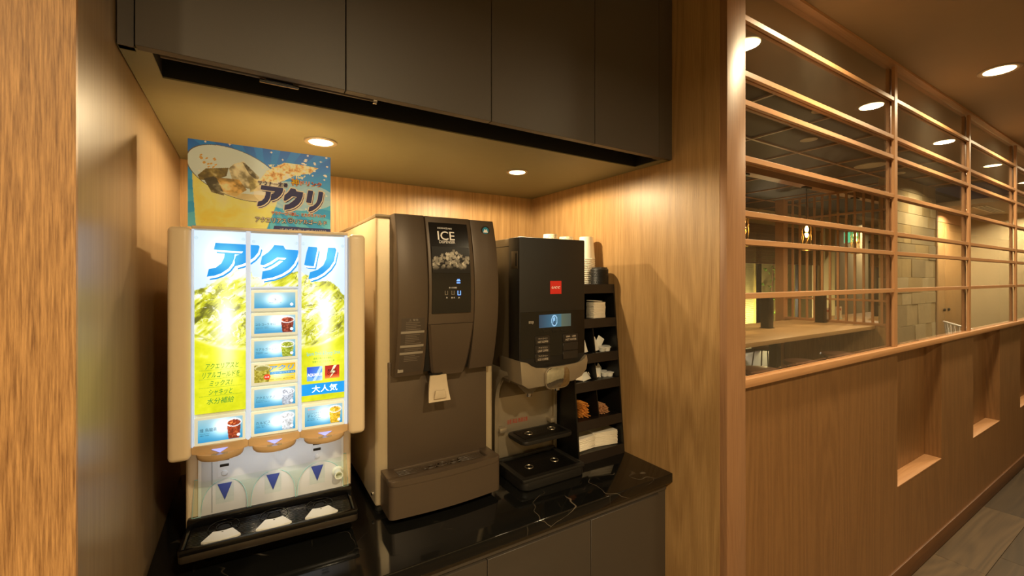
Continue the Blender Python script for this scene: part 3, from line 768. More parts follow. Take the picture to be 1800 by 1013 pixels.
for x0, x1, z1, z0, paint, lines in SPEC:
    b = bx(x0, x1, -0.005, 0.004, z0, z1, bev=0.0025, seg=2).build('menu_button', M['btn_frame'], dd)
    ax0, ax1, az0, az1 = x0 + 0.0075, x1 - 0.006, z0 + 0.0075, z1 - 0.0065
    A = Art(ax0, ax1, az0, az1, 92, 44); paint(A); A.build('button_film', M['film'], b, -0.0054)
    for t_, u0, u1, v0, v1 in lines:
        fx = lambda u: ax0 + (ax1 - ax0) * u
        fz = lambda v: az0 + (az1 - az0) * v
        text(t_, fx(u0), fx(u1), fz(v0), fz(v1), -0.0059, E_OR if '100' in t_ else E_NAVY, b)
    if paint is not p_acri:
        MB().lathe([(0.0036, 0), (0.0036, -0.0004)], (ax1 - 0.0085, -0.0056, az0 + 0.0085), 16, 'Y').build('button_dot', E_WHITE, b)
    else:
        text('アクリ', ax0 + 0.0315, ax1 - 0.003, az1 - 0.017, az1 - 0.0035, -0.0062, E_BLUE, b, 0.25, 0.02)
        text('アクエリアス×リアルゴールド', ax0 + 0.0375, ax1 - 0.003, az0 + 0.0195, az0 + 0.0225, -0.0062, E_WHITE, b)
        text('Sports Drink & Energy Drink', ax0 + 0.0425, ax1 - 0.003, az0 + 0.0105, az0 + 0.0145, -0.0062, E_SKY, b)
        text('大人気', ax0 + 0.0225, ax0 + 0.0325, az0 + 0.0105, az0 + 0.0145, -0.0062, E_WHITE, b, 0, 0.01)
        text('微炭酸飲料／清涼飲料水　高発汗時の水分補給', ax0 + 0.030, ax1 - 0.004, az0 + 0.004, az0 + 0.0065, -0.0062, ED, b)
# curved lips with lit arrows under the three bays
for x0, x1, tri in ((-0.172, -0.0586, (384, 408)), (-0.0582, 0.0560, (471, 495)), (0.0564, 0.1735, (555, 580))):
    c = 0.5 * (x0 + x1); w = x1 - x0
    pts = [(x0 + w * k / 20, -0.003 - 0.011 * math.sin(math.pi * k / 20) ** 0.8) for k in range(21)] + [(x1, 0.12), (x0, 0.12)]
    lip = MB().prism(pts, 'Z', 0.2475, 0.2675, 0.0015).build('nozzle_cover', M['cream_lip'], dd)
    hw = w * 0.425
    rows = []
    for f, z in ((1.0, 0.2475), (0.99, 0.242), (0.94, 0.236), (0.84, 0.2315)):
        ring = [(c - hw * f + 2 * hw * f * k / 20, -0.004 - 0.026 * f * math.sin(math.pi * k / 20) ** 0.7, z) for k in range(21)]
        ring += [(c + hw * f, 0.11, z), (c - hw * f, 0.11, z)]
        rows.append(ring)
    MB().loft(rows).build('nozzle_bulge', M['cream_lip'], lip)
    q = []
    MB().prism([(c - 0.0165, 0.258), (c + 0.0165, 0.258), (c, 0.2485)], 'Y', -0.0165, -0.0148).build('lit_arrow', M['arrow_lit'], lip)
    MB().loft([[(c - 0.0165, -0.0165, 0.2475), (c + 0.0165, -0.0165, 0.2475), (c + 0.0165, -0.0300, 0.2478), (c - 0.0165, -0.0300, 0.2478)], [(c - 0.0160, -0.0165, 0.2482), (c + 0.016, -0.0165, 0.2482), (c + 0.0155, -0.0300, 0.2484), (c - 0.0155, -0.0300, 0.2484)]]).build('lens_cover', M['acrylic'], lip)
# back splash, stickers, sensors, tap plug
bx(-0.168, 0.172, 0.116, 0.124, 0.04, 0.262, bev=0.001).build('back_splash', M['grey_wht'], dd)
for x in (-0.1715, 0.1735): bx(x - 0.0035, x + 0.0035, 0.1165, 0.124, 0.04, 0.25).build('splash_edge', M['white'], dd)
bx(-0.1458, -0.1446, 0.1150, 0.1165, 0.05, 0.25).build('panel_seam', plain('seam_grey', (96, 104, 112), 0.5), dd)
for k in range(7): bx(-0.0205 + 0.0055 * k, -0.0185 + 0.0055 * k, 0.1150, 0.1165, 0.145, 0.232).build('splash_rib', M['grey_wht'], dd)
for c in (-0.1172, -0.0056, 0.1060):
    bx(c - 0.020, c + 0.020, 0.1152, 0.1162, 0.070, 0.124).build('clear_label', M['acrylic'], dd)
    MB().prism([(c - 0.0162, 0.1215), (c + 0.0162, 0.1215), (c, 0.0772)], 'Y', 0.1146, 0.1154, 0.0003).build('arrow_sticker', M['arrow_blue'], dd)
for c in (-0.1179, 0.1054):
    sn = bx(c - 0.010, c + 0.010, 0.1135, 0.1165, 0.1655, 0.1725, bev=0.001).build('sensor', M['black'], dd)
    bx(c - 0.011, c + 0.011, 0.1135, 0.1165, 0.182, 0.190, bev=0.001).build('sensor', M['blackmatt'], dd)
    MB().lathe([(0.0075, 0), (0.0075, -0.003), (0.006, -0.004)], (c, 0.1165, 0.1485), 16, 'Y').build('sensor_stud', M['grey_wht'], dd)
    bx(c - 0.0145, c + 0.0145, 0.1152, 0.1164, 0.14, 0.235).build('sensor_strip', M['grey_wht'], dd)
MB().lathe([(0.0155, 0), (0.0155, -0.006), (0.012, -0.010), (0.0115, -0.034), (0.0085, -0.034), (0.008, -0.012)], (0.161, 0.1165, 0.094), 24, 'Y').build('drain_plug', plain('plug_white', (225, 232, 215), 0.4), dd)
# clear splash guard with three arches
def guard_pts():
    top = 0.143; bot = 0.052
    pts = [(-0.186, bot), (-0.183, top), (0.185, top), (0.188, bot), (0.1765, bot)]
    for cx, hw in ((0.114, 0.0605), (-0.004, 0.0535), (-0.1165, 0.0510)):
        for k in range(0, 19):
            a = math.pi * k / 18
            pts.append((cx + hw * math.cos(a), bot + (top - 0.010 - bot) * math.sin(a) ** 0.72))
    return pts[:4] + pts[4:] + []
gp = guard_pts()
g = MB().prism(gp, 'Y', -0.0015, 0.0015)
g.xf(Matrix.Translation((0, 0.1, 0.052)) @ Matrix.Rotation(R(-12), 4, 'X') @ Matrix.Translation((0, 0, -0.052)))
g.build('splash_guard', M['acrylic'], dd, 'clear acrylic splash guard with three arches', smooth=False)
ed = MB()
TM = Matrix.Translation((0, 0.1, 0.052)) @ Matrix.Rotation(R(-12), 4, 'X') @ Matrix.Translation((0, 0, -0.052))
ed.tube([TM @ Vector((x, 0, z)) for x, z in gp + [gp[0]]], 0.0008, 6)
ed.build('guard_edge', M['acrylic_edge'], dd)
# drip tray
tr = MB()
tr.vbox(-0.1975, 0.199, -0.013, 0.125, 0.0015, 0.021, 0.012, 4, 0.002)
tro = tr.build('drip_tray', plain('tray_brown_black', (44, 37, 30), 0.3), dd)
rim = MB()
rim.vbox(-0.1975, 0.199, -0.013, -0.0035, 0.019, 0.0325, 0.0045, 3, 0.001).vbox(-0.1972, -0.1865, -0.0127, 0.125, 0.019, 0.0321, 0.0052, 3, 0.001).vbox(0.1865, 0.1987, -0.0127, 0.125, 0.019, 0.0321, 0.0058, 3, 0.001)
rim.box(-0.197, 0.1985, 0.104, 0.13, 0.019, 0.046, bev=0.003)
rim.build('tray_rim', M['blackgloss'], tro)
gr = MB()
for k in range(15):
    y = 0.0 + 0.0068 * k
    gr.box(-0.184, 0.1845, y, y + 0.0040, 0.020, 0.0275, bev=0.0008, seg=1)
for xx in (-0.184, -0.06, 0.06, 0.181): gr.box(xx, xx + 0.0035, 0.0, 0.1, 0.020, 0.0262)
gr.build('tray_grate', M['blackgloss'], tro, kind='stuff')
for c in (-0.115, -0.0026, 0.1092):
    rg = MB().torus((c, 0.070, 0.0305), 0.0335, 0.0010).torus((c, 0.070, 0.0305), 0.0165, 0.0010)
    for a in (45, 135, 225, 315): rg.tube([(c + 0.0165 * math.cos(R(a)), 0.070 + 0.0165 * math.sin(R(a)), 0.0305), (c + 0.0335 * math.cos(R(a)), 0.070 + 0.0335 * math.sin(R(a)), 0.0305)], 0.0009, 6)
    rg.build('cup_ring', M['blackgloss'], tro)
    MB().cyl((c, 0.070, 0.0275), 0.0125, 0.001, 20).build('drain_hole', M['black_gap'], tro)
    fan = []
    for k in range(13): a = R(243 + 54 * k / 12); fan.append((c + 0.0885 * math.cos(a), 0.0865 + 0.0885 * math.sin(a)))
    for k in range(13): a = R(297 - 54 * k / 12); fan.append((c + 0.045 * math.cos(a), 0.0865 + 0.045 * math.sin(a)))
    pd = MB().prism(fan, 'Z', 0.0275, 0.0335, 0.001).build('cup_pad', M['white'], tro)
    bx(c - 0.002, c + 0.002, 0.034, 0.037, 0.0335, 0.0338).build('pad_slot', M['black'], tro)
# white lamp under the head that lights the cup space
ldt = bpy.data.lights.new('cup_lamp', 'AREA'); ldt.shape = 'RECTANGLE'; ldt.size = 0.30; ldt.size_y = 0.012; ldt.energy = 0.09; ldt.color = (0.86, 0.93, 1.0)
lo = bpy.data.objects.new('cup_lamp', ldt); link(lo, dd); lo.location = (0, 0.022, 0.2285); lo.rotation_euler = (R(42), 0, 0); ldt.spread = R(115)

# ================================================================== POSTER STANDING ON THE DISPENSER
PY = 1.20
def pm(px, py): return measure(px, py, (0, PY, 0), 0.0, 0.0)
def pmz(px, py): x, z = pm(px, py); return (x, z + 1e-9)
px0, pz1 = pm(330, 243); px1, _ = pm(581, 277)
pz0 = 1.5755
PK = PY / 1.525
po = thing('drink_poster', 'blue drink poster with a tumbler of iced drink standing on top of the dispenser', 'poster', (0.04, PY, pz0))
bx(px0, px1, PY + 0.0004, PY + 0.0022, pz0, pz1).build('backing_board', M['paper'], po)
A = Art(px0, px1, pz0, pz1, 420, 290, (70, 160, 200))
X, Z = A.X, A.Z
cx, cz = pm(470, 345)
ang = np.arctan2(Z - cz, X - cx); rays = (np.sin(ang * 19) > 0.1)
A.fill(np.ones(X.shape), ramp((Z - pz0) / (pz1 - pz0), [(0, (96, 190, 255)), (0.5, (50, 160, 250)), (1, (0, 96, 200))]))
A.fill(rays, (16, 138, 240), 0.6)
# tumbler
ec = pm(416, 306)
rot = -0.36
e = A.ell(ec[0], ec[1], 0.100, 0.055, rot)
gl_poly = [pm(337, 290), pm(339, 330), pm(346, 420), pm(462, 420), pm(486, 360), pm(494, 320)]
nb = swirl(X, Z, 31.0, 18)
A.fill(A.poly(gl_poly), ramp(0.15 + 0.8 * nb, [(0, (206, 164, 36)), (0.4, (236, 204, 84)), (0.75, (246, 230, 160)), (1, (250, 244, 215))]))
A.fill(e < 1.0, (196, 212, 228))
A.fill((e < 1.0) & (e > 0.955), (72, 66, 70), 0.9)
ice = [([pm(347, 308), pm(362, 296), pm(402, 295), pm(398, 310), pm(370, 318), pm(352, 316)], (120, 98, 24)),
       ([pm(402, 296), pm(412, 288), pm(428, 284), pm(446, 304), pm(458, 316), pm(440, 332), pm(412, 328)], (208, 198, 160)),
       ([pm(426, 285), pm(432, 288), pm(456, 312), pm(452, 318), pm(438, 306)], (66, 58, 34)),
       ([pm(358, 314), pm(376, 310), pm(396, 324), pm(394, 344), pm(372, 338)], (58, 50, 26)),
       ([pm(380, 312), pm(420, 316), pm(434, 334), pm(414, 346), pm(394, 340)], (206, 160, 70)),
       ([pm(436, 312), pm(456, 316), pm(462, 334), pm(440, 338)], (200, 186, 120))]
wob = (fbm(X + 0.35 * Z, Z - 0.2 * X, 70, 3, 6) - 0.5)
for pts, c in ice:
    m = A.poly(pts)
    A.fill(m, c, 0.9); A.fill(m, (255, 250, 225), np.clip(wob * 2.2, 0, 0.6)); A.fill(m, (50, 40, 10), np.clip(-wob * 2.0, 0, 0.5))
srf = np.abs(e - 0.97) < 0.06
A.fill((e < 0.95) & (Z < pm(400, 338)[1]), ramp(nb * 1.2 - 0.1, [(0, (110, 88, 20)), (0.4, (190, 160, 80)), (1, (250, 244, 225))]), 0.75)
for pts in ([pm(455, 318), pm(470, 300), pm(500, 286), pm(530, 290), pm(560, 296), pm(545, 306), pm(520, 308), pm(500, 318), pm(480, 322)],):
    m = A.poly(pts); n2 = fbm(X, Z, 170, 4, 15)
    A.fill(m | ((A.ell(*pm(500, 302), 0.06 * PK, 0.018 * PK, -0.1) < 1) & (n2 > 0.5)), ramp(n2 * 1.5 - 0.25, [(0, (170, 110, 40)), (0.45, (236, 206, 150)), (1, (250, 246, 235))]))
for k in range(16):
    q = pm(530 + 46 * _rng.rand(), 268 + 50 * _rng.rand()); A.fill(A.ell(q[0], q[1], 0.002 + 0.0025 * _rng.rand(), 0.002) < 1, (246, 240, 220))
for k in range(14):
    q = pm(350 + 30 * _rng.rand(), 270 + 24 * _rng.rand()); A.fill(A.ell(q[0], q[1], 0.0030, 0.0016, 0.6) < 1, (196, 150, 60))
for sx, sy in ((361, 249), (477, 268), (497, 281), (564, 285), (544, 306), (563, 366), (538, 368), (350, 300), (404, 254), (574, 345)):
    q = pm(sx, sy); dx = np.abs(X - q[0]); dz = np.abs(Z - q[1])
    A.fill((np.sqrt(dx) + np.sqrt(dz)) < 0.066, (240, 240, 220))
# pale halo behind the lettering, navy band at the foot
A.fill(A.ell(*pm(520, 345), 0.115 * PK, 0.045 * PK) < 1, (238, 224, 196), 0.55)
A.fill(A.poly([pm(482, 397), pm(582, 403), pm(582, 412), pm(478, 412)]), (40, 48, 110))
A.G = np.full(X.shape, 1.3)
A.build('poster_print', M['poster'], po, PY)
P_NAVY = plain('poster_navy', (34, 36, 100), 0.5); P_CREAM = plain('poster_cream', (238, 226, 206), 0.5); P_RED = plain('poster_red', (205, 48, 26), 0.5); P_YEL = plain('poster_yellow', (240, 205, 30), 0.5)
def ptext(body, a, b, t, bt, mat, shear=0.0, bold=0.0, y=-0.0026, halo=None):
    x0, z1 = pm(a, t); _, z0 = pm(a, bt); x1, _ = pm(b, t)
    if halo:
        for dx, dz in ((0.001, 0), (-0.001, 0), (0, 0.001), (0, -0.001)): text(body, x0 + dx, x1 + dx, z0 + dz, z1 + dz, PY + y + 0.0003, halo, po, shear, bold)
    text(body, x0, x1, z0, z1, PY + y, mat, po, shear, bold)
ptext('サウナー定番', 453, 506, 317, 325, P_NAVY, 0, 0.005, halo=P_CREAM)
ptext('神', 512, 525, 314, 326, P_YEL, 0, 0.005, halo=P_RED)
ptext('ドリンク', 528, 565, 318, 326, P_RED, 0, 0.012, halo=P_CREAM)
ptext('サウナーゴリ推し、ととのうドリンク', 477, 572, 371, 377, P_RED, 0, 0.003, halo=P_CREAM)
ptext('アクエリアス', 449, 503, 381, 390, P_CREAM, 0, 0.012, halo=P_NAVY)
ptext('⊕', 506, 515, 383, 392, P_CREAM, 0, 0.01, halo=P_NAVY)
ptext('リアルゴールド', 517, 574, 385, 393, P_CREAM, 0, 0.012, halo=P_NAVY)
ptext('ゴクゴク飲んで水分補給', 492, 574, 401, 408, P_CREAM, 0, 0.003)
# the poster's big word reuses the outlines, scaled into its own box
gx = [dl(*p) for g_ in GLYPH for p in g_]
gx0, gx1 = min(p[0] for p in gx), max(p[0] for p in gx); gz0, gz1 = min(p[1] for p in gx), max(p[1] for p in gx)
bx0, bz1 = pm(452, 328); bx1, _ = pm(568, 328); _, bz0 = pm(452, 366)
bz1 += 0.004
for i, g_ in enumerate(GLYPH):
    P = [(bx0 + (p[0] - gx0) / (gx1 - gx0) * (bx1 - bx0), bz0 + (p[1] - gz0) / (gz1 - gz0) * (bz1 - bz0)) for p in (dl(*q) for q in g_)]
    mxp = sum(p[0] for p in P) / len(P); mzp = sum(p[1] for p in P) / len(P)
    def pp(dx, dz, y, mat, nm, s=1.0): MB().prism([(mxp + (p[0] - mxp) * s + dx, mzp + (p[1] - mzp) * s + dz) for p in P], 'Y', PY + y, PY + y + 0.0001).build(nm, mat, po, smooth=False)
    pp(0.0028, -0.0036, -0.0010, P_CREAM, 'letter_halo', 1.14)
    pp(-0.001, 0.001, -0.0011, P_CREAM, 'letter_halo', 1.08)
    pp(0.0028, -0.0036, -0.0013, P_NAVY, 'letter_shadow')
    pp(0.0016, -0.0021, -0.0015, P_CREAM, 'letter_line')
    pp(0, 0, -0.0017, P_NAVY, 'letter')

# ================================================================== ICE DISPENSER
iy = 1.2325
ic = thing('ice_dispenser', 'bronze and champagne coloured ice dispenser with curved front and drip tray', 'dispenser', (0.4928, 1.5, ZC))
bx(0.3056, 0.68, iy, 1.79, 0.817, 1.634, bev=0.008, seg=3).build('cabinet', M['steel'], ic)
bx(0.3046, 0.681, iy - 0.002, 1.792, 1.630, 1.640, bev=0.002).build('top_cap', plain('cap_bronze', (140, 124, 98), 0.4, metal=0.4), ic)
for x in (0.325, 0.66):
    for y in (1.262, 1.75): MB().lathe([(0.014, 0), (0.014, 0.012), (0.010, 0.0215)], (x, y, ZC), 16).build('foot', M['blackmatt'], ic)
bx(0.339, 0.651, iy - 0.010, iy + 0.004, 0.915, 1.22, bev=0.002).build('recess_panel', M['bronze'], ic)
MB().lathe([(0.006, 0), (0.006, -0.003), (0.004, -0.005)], (0.3056, 1.262, 0.845), 12, 'X').build('side_bolt', M['chrome'], ic)
def bulge(z):
    """front of the fascia: bowed out in the middle of its height"""
    t = (z - 1.185) / (1.638 - 1.185)
    return 1.196 - 0.046 * (math.sin(math.pi * min(1, max(0, t * 0.94 + 0.02))) ** 0.8)
def fascia(x0, x1, z0, z1, dy=0.0, back=iy + 0.002, n=18, inset=0.0):
    rows = []
    for k in range(n + 1):
        z = z0 + (z1 - z0) * k / n; y = bulge(z) + dy
        rr = 0.004
        rows.append([(x0, back, z), (x0, y + rr, z), (x0 + rr * 0.3, y + rr * 0.3, z), (x0 + rr, y, z), (x1 - rr, y, z), (x1 - rr * 0.3, y + rr * 0.3, z), (x1, y + rr, z), (x1, back, z)])
    return MB().loft(rows)
fascia(0.345, 0.4302, 1.185, 1.6385).build('fascia_wing', M['bronze'], ic)
fascia(0.5738, 0.656, 1.185, 1.6365).build('fascia_wing', M['bronze'], ic)
fascia(0.4312, 0.5728, 1.33, 1.6375, -0.002).build('fascia_centre', M['bronze'], ic)
# lower centre cover tapers towards the spout
rows = []
for k in range(13):
    z = 1.178 + (1.329 - 1.178) * k / 12; t = k / 12
    a = 0.459 - 0.0278 * t ** 0.6; b = 0.556 + 0.0168 * t ** 0.6
    y = bulge(max(z, 1.185)) - 0.006
    rows.append([(a, iy, z), (a, y + 0.006, z), (a + 0.006, y, z), (b - 0.006, y, z), (b, y + 0.006, z), (b, iy, z)])
MB().loft(rows).build('spout_cover', M['bronze'], ic)
fascia(0.4302, 0.5738, 1.19, 1.33, 0.008).build('cover_gap', M['blackmatt'], ic)
# black glass control panel with its print
ICB = (0, 1.148, 0)
def im(px, py): return measure(px, py, ICB, 0.0, 0.0)
gx0, gz1 = im(754, 388); gx1, _ = im(822, 388); _, gz0 = im(758, 552)
gx0, gx1 = 0.4395, 0.5588
pan = MB()
rows = []
for k in range(17):
    z = gz0 + (gz1 - gz0) * k / 16; y = bulge(z) - 0.0055
    rows.append([(gx0, y + 0.004, z), (gx0, y, z), (gx1, y, z), (gx1, y + 0.004, z)])
pan.loft(rows).build('control_panel', plain('panel_black', (22, 20, 19), 0.22), ic)
pn = ic.children[-1]; ORG[pn] = ORG[ic]
def yz(z): return bulge(z) - 0.0062
DRAPE[pn] = lambda z: yz(z) - 0.0006
def drape(o):
    """follow the bowed panel with a flat print"""
    off = ORG[ic]
    for v in o.data.vertices: v.co.y = yz(v.co.z + off.z) - 0.0004 - off.y
# photograph of ice cubes
za, zb = 1.46 + 0.055, 1.46 - 0.010
za = im(790, 434)[1]; zb = im(790, 480)[1]
A = Art(gx0 + 0.002, gx1 - 0.002, zb, za, 74, 36, (22, 20, 19))
for k in range(95):
    u, v = _rng.rand(), _rng.rand(); hmax = 0.62 + 0.28 * math.sin(u * 3.2) ** 2
    cxx = A.b[0] + (A.b[1] - A.b[0]) * u; czz = A.b[2] + (A.b[3] - A.b[2]) * (0.18 + v * (hmax - 0.2)); w = 0.0045 + 0.002 * _rng.rand(); q = _rng.rand() * 3
    pts = [(cxx + w * math.cos(q + a), czz + w * math.sin(q + a)) for a in (0, 1.57, 3.14, 4.71)]
    s_ = 120 + int(110 * _rng.rand()); A.fill(A.poly(pts), (s_, int(s_ * 0.97), int(s_ * 0.9)), 0.9)
A.fill(1.0, (22, 20, 19), np.clip((0.28 - A.V) / 0.22, 0, 1))
io = A.build('ice_picture', printed('ice_print', 0.0, 0.3), pn, 0.0); drape(io)
P_W = plain('panel_white', (235, 228, 215), 0.4, emit=(235, 225, 205), estr=0.12)
P_G = plain('label_grey', (150, 140, 124), 0.5)
P_B = plain('lit_icon_blue', (90, 140, 255), 0.4, emit=(110, 160, 255), estr=2.2)
def itext(body, a, b, t, bt, mat, bold=0.0):
    x0, z1 = im(a, t); x1, _ = im(b, t); _, z0 = im(a, bt)
    text(body, x0, x1, z0, z1, yz(0.5 * (z0 + z1)) - 0.0006, mat, pn, 0, bold)
itext('HOSHIZAKI', 774, 799, 398, 401, P_W, 0.01); itext('ICE', 773, 803, 405, 421, P_W, 0.008); itext('DISPENSER', 775, 803, 422, 427, P_W, 0.004)
itext('氷·水切替', 788, 802, 504.5, 507.5, P_W); itext('氷', 783, 786, 522, 525, P_W); itext('氷+水', 792, 799, 522, 525, P_W); itext('水', 804, 807.5, 522, 525, P_W)
def icon(px, py, mat, w=0.0046, h=0.0085):
    x, z = im(px, py); y = yz(z) - 0.0008
    mb = MB()
    for sx in (-1, 1): mb.box(x + sx * w - 0.0008, x + sx * w + 0.0008, y, y + 0.0005, z - h, z + h)
    mb.box(x - w, x + w, y, y + 0.0005, z - h, z - h + 0.0016).build('cup_icon', mat, pn, smooth=False)
icon(783.5, 515, P_G, 0.0036, 0.006); icon(795, 515, P_G, 0.0036, 0.006); icon(806, 515, P_B, 0.004, 0.0065)
x, z = im(805, 495); y = yz(z) - 0.0008
mb = MB()
for dx, dz in ((-0.004, 0.002), (0, 0.002), (0.004, 0.002), (-0.002, 0.0055), (0.002, 0.0055), (-0.004, -0.004), (0, -0.004), (0.004, -0.004)): mb.box(x + dx - 0.0014, x + dx + 0.0014, y, y + 0.0005, z + dz - 0.0014, z + dz + 0.0014)
mb.build('ice_icon', P_B, pn, smooth=False)
# round blue emblem at the top right
ex, ez = measure(852, 406, (0, 1.180, 0), 0, 0)
em = MB().lathe([(0.0145, 0), (0.0145, -0.0015)], (ex, bulge(ez) - 0.0004, ez), 28, 'Y').build('emblem', M['black'], ic)
MB().lathe([(0.0105, 0), (0.0105, -0.0005)], (ex, bulge(ez) - 0.0019, ez), 24, 'Y').build('emblem_disc', plain('emblem_blue', (24, 140, 180), 0.4), em)
MB().prism([(ex - 0.0085, ez - 0.006), (ex + 0.0085, ez - 0.006), (ex + 0.003, ez + 0.005), (ex, ez + 0.001), (ex - 0.003, ez + 0.005)], 'Y', bulge(ez) - 0.0030, bulge(ez) - 0.0025).build('emblem_peak', P_W, em, smooth=False)
# caution label
lb0, lt = measure(703, 560, (0, 1.160, 0), 0, 0); lb1, _ = measure(747, 560, (0, 1.160, 0), 0, 0)
lzb = measure(703, 655, (0, 1.175, 0), 0, 0)[1]
ctl = MB(); zz = lt - 0.012
lab = fascia(lb0, lb1, lzb - 0.004, lt, -0.0006, back=1.19, n=10).build('caution_label', plain('label_base', (74, 63, 52), 0.5), ic)
for k in range(20):
    if k in (5, 12, 15): mb_ = fascia(lb0 + 0.001, lb1 - 0.001, zz - 0.0065, zz, -0.0012, back=1.19, n=2).build('label_bar', P_G, lab); zz -= 0.0105
    else:
        w = (lb1 - lb0) * (0.62 + 0.3 * _rng.rand()); fascia(lb0 + 0.012, lb0 + min(w, lb1 - lb0 - 0.002), zz - 0.0014, zz, -0.0010, back=1.19, n=1).build('label_line', plain('label_ink', (118, 106, 92), 0.5), lab); zz -= 0.0048
bx(lb0 + 0.0005, lb0 + 0.016, bulge(lzb) - 0.0022, bulge(lzb) + 0.004, lzb - 0.003, lzb + 0.0125).build('label_mark', P_G, lab, smooth=False)
text('⚠ 警告', lb0 + 0.022, lb1 - 0.022, lt - 0.009, lt - 0.0025, bulge(lt) - 0.002, P_G, lab)
# spout lever
lv = MB()
rows = []
for k in range(9):
    t = k / 8; z = 1.180 - 0.073 * t; w = 0.0245 + 0.0085 * t; y = 1.176 - 0.012 * t + 0.004 * math.sin(3.1 * t)
    rows.append([(0.470 - w, y, z), (0.470 + w, y, z), (0.470 + w, y + 0.006, z), (0.470 - w, y + 0.006, z)])
lv.loft(rows).build('lever', M['lever'], ic)
lev = ic.children[-1]; ORG[lev] = ORG[ic]
MB().prism([(0.456, 1.139), (0.484, 1.139), (0.4885, 1.116), (0.4515, 1.116)], 'Y', 1.1600, 1.1665, 0.001).build('lever_pad', M['lever'], lev)
MB().lathe([(0.022, 0), (0.016, -0.02)], (0.470, 1.198, 1.185), 18).build('spout', M['blackmatt'], ic)
# drip tray with bowed front
def tray_plan(x0, x1, yb, yf, bow, r=0.014, n=14):
    pts = [(x1, yb), (x0, yb)]
    for k in range(6): a = R(180 + 90 * k / 5); pts.append((x0 + r + r * math.cos(a), yf + r + r * math.sin(a)))
    for k in range(1, n): t = k / n; pts.append((x0 + r + (x1 - x0 - 2 * r) * t, yf - bow * math.sin(math.pi * t)))
    for k in range(6): a = R(270 + 90 * k / 5); pts.append((x1 - r + r * math.cos(a), yf + r + r * math.sin(a)))
    return pts
td = MB().prism(tray_plan(0.319, 0.656, 1.23, 1.138, 0.010), 'Z', 0.819, 0.905).build('drip_tray', M['bronze'], ic)
# raised rim ring around a sunken grille
out = tray_plan(0.319, 0.656, 1.23, 1.138, 0.010)
rimb = MB()
rimb.prism(tray_plan(0.319, 0.656, 1.166, 1.138, 0.010), 'Z', 0.904, 0.921, 0.0025)
rimb.box(0.3192, 0.352, 1.156, 1.23, 0.904, 0.9204, bev=0.002).box(0.623, 0.6558, 1.156, 1.23, 0.904, 0.9204, bev=0.002).box(0.33, 0.645, 1.214, 1.2305, 0.904, 0.9198, bev=0.002)
rimb.build('tray_rim', M['bronze'], td)
gl = MB()
for k in range(5):
    y = 1.171 + 0.0085 * k
    for a, b in ((0.354, 0.43), (0.545, 0.621)): bx(a, b, y, y + 0.0045, 0.905, 0.915, bev=0.001, seg=1).build('grille_bar', plain('grille_bronze', (70, 58, 46), 0.3), td)
rg = MB()
for c, r_ in ((0.4875, 0.017), (0.4875, 0.008), (0.452, 0.011), (0.523, 0.011)): rg.torus((c, 1.190, 0.914), r_, 0.0022)
rg.tube([(0.432, 1.190, 0.912), (0.545, 1.190, 0.912)], 0.0018, 6)
rg.build('tray_rings', plain('grille_bronze', (70, 58, 46), 0.3), td)

# ================================================================== COFFEE MACHINE
cy = 1.14
cx0, cx1 = 0.7237, 0.9902
cm = thing('coffee_machine', 'black bean coffee machine with silver spout head and blue display', 'coffee machine', (0.857, 1.42, ZC))
def cmm(px, py, y=cy): return measure(px, py, (0, y, 0), 0, 0)
bx(cx0 + 0.002, cx1 - 0.002, 1.205, 1.70, 1.12, 1.5885, bev=0.002).build('cabinet', M['bronze_side'], cm)
bx(cx0, cx1, cy, 1.206, 1.165, 1.5895, bev=0.003, seg=2).build('front_door', M['blackmatt'], cm)
fd = cm.children[-1]; ORG[fd] = ORG[cm]
bx(cx0 + 0.0015, cx1 - 0.0015, 1.204, 1.70, 1.5625, 1.5645).build('lid_seam', M['black_gap'], cm)
lt_ = bx(cx0 - 0.0018, cx0 + 0.001, 1.150, 1.186, 1.49, 1.545, bev=0.001).build('door_latch', M['bronze_side'], cm)
bx(cx0 - 0.0024, cx0 - 0.001, 1.153, 1.160, 1.498, 1.538).build('latch_slot', M['black_gap'], lt_)
# logo square
x0, z1 = cmm(967, 494); x1, _ = cmm(986.5, 494); _, z0 = cmm(967, 517)
bx(x0, x1, cy - 0.0012, cy, z0, z1).build('logo_square', plain('logo_red', (206, 40, 30), 0.45, emit=(206, 40, 30), estr=0.15), fd, smooth=False)
text('ucc', x0 + 0.005, x1 - 0.005, z0 + 0.0175, z1 - 0.0175, cy - 0.0018, P_W, fd, 0.25, 0.006)
# glossy control strip with display and buttons
_, za_ = cmm(920, 552); 
bx(cx0 + 0.004, cx1 - 0.002, cy - 0.0010, cy + 0.001, 1.205, 1.352, bev=0.0004, seg=1).build('control_strip', M['blackgloss'], fd)
x0, z1 = cmm(947, 554); x1, _ = cmm(1003, 554); _, z0 = cmm(947, 577)
A = Art(x0, x1, z0, z1, 60, 26, (40, 88, 112))
A.fill(np.ones(A.X.shape), ramp(A.U, [(0, (30, 62, 84)), (0.4, (52, 104, 130)), (0.68, (62, 112, 128)), (0.70, (86, 100, 84)), (1, (70, 84, 76))]))
e_ = A.ell(A.b[0] + 0.47 * (A.b[1] - A.b[0]), 0.5 * (A.b[2] + A.b[3]), 0.0125, 0.0185)
A.fill((e_ < 1) & (e_ > 0.62), (170, 220, 255)); A.fill(A.ell(A.b[0] + 0.46 * (A.b[1] - A.b[0]), 0.5 * (A.b[2] + A.b[3]) + 0.002, 0.005, 0.010) < 1, (150, 205, 245))
A.fill((A.U > 0.44) & (A.U < 0.5) & (A.V < 0.5) & (A.V > 0.12), (40, 80, 110))
A.build('display', printed('lcd', 0.9, 0.2), fd, cy - 0.0016)
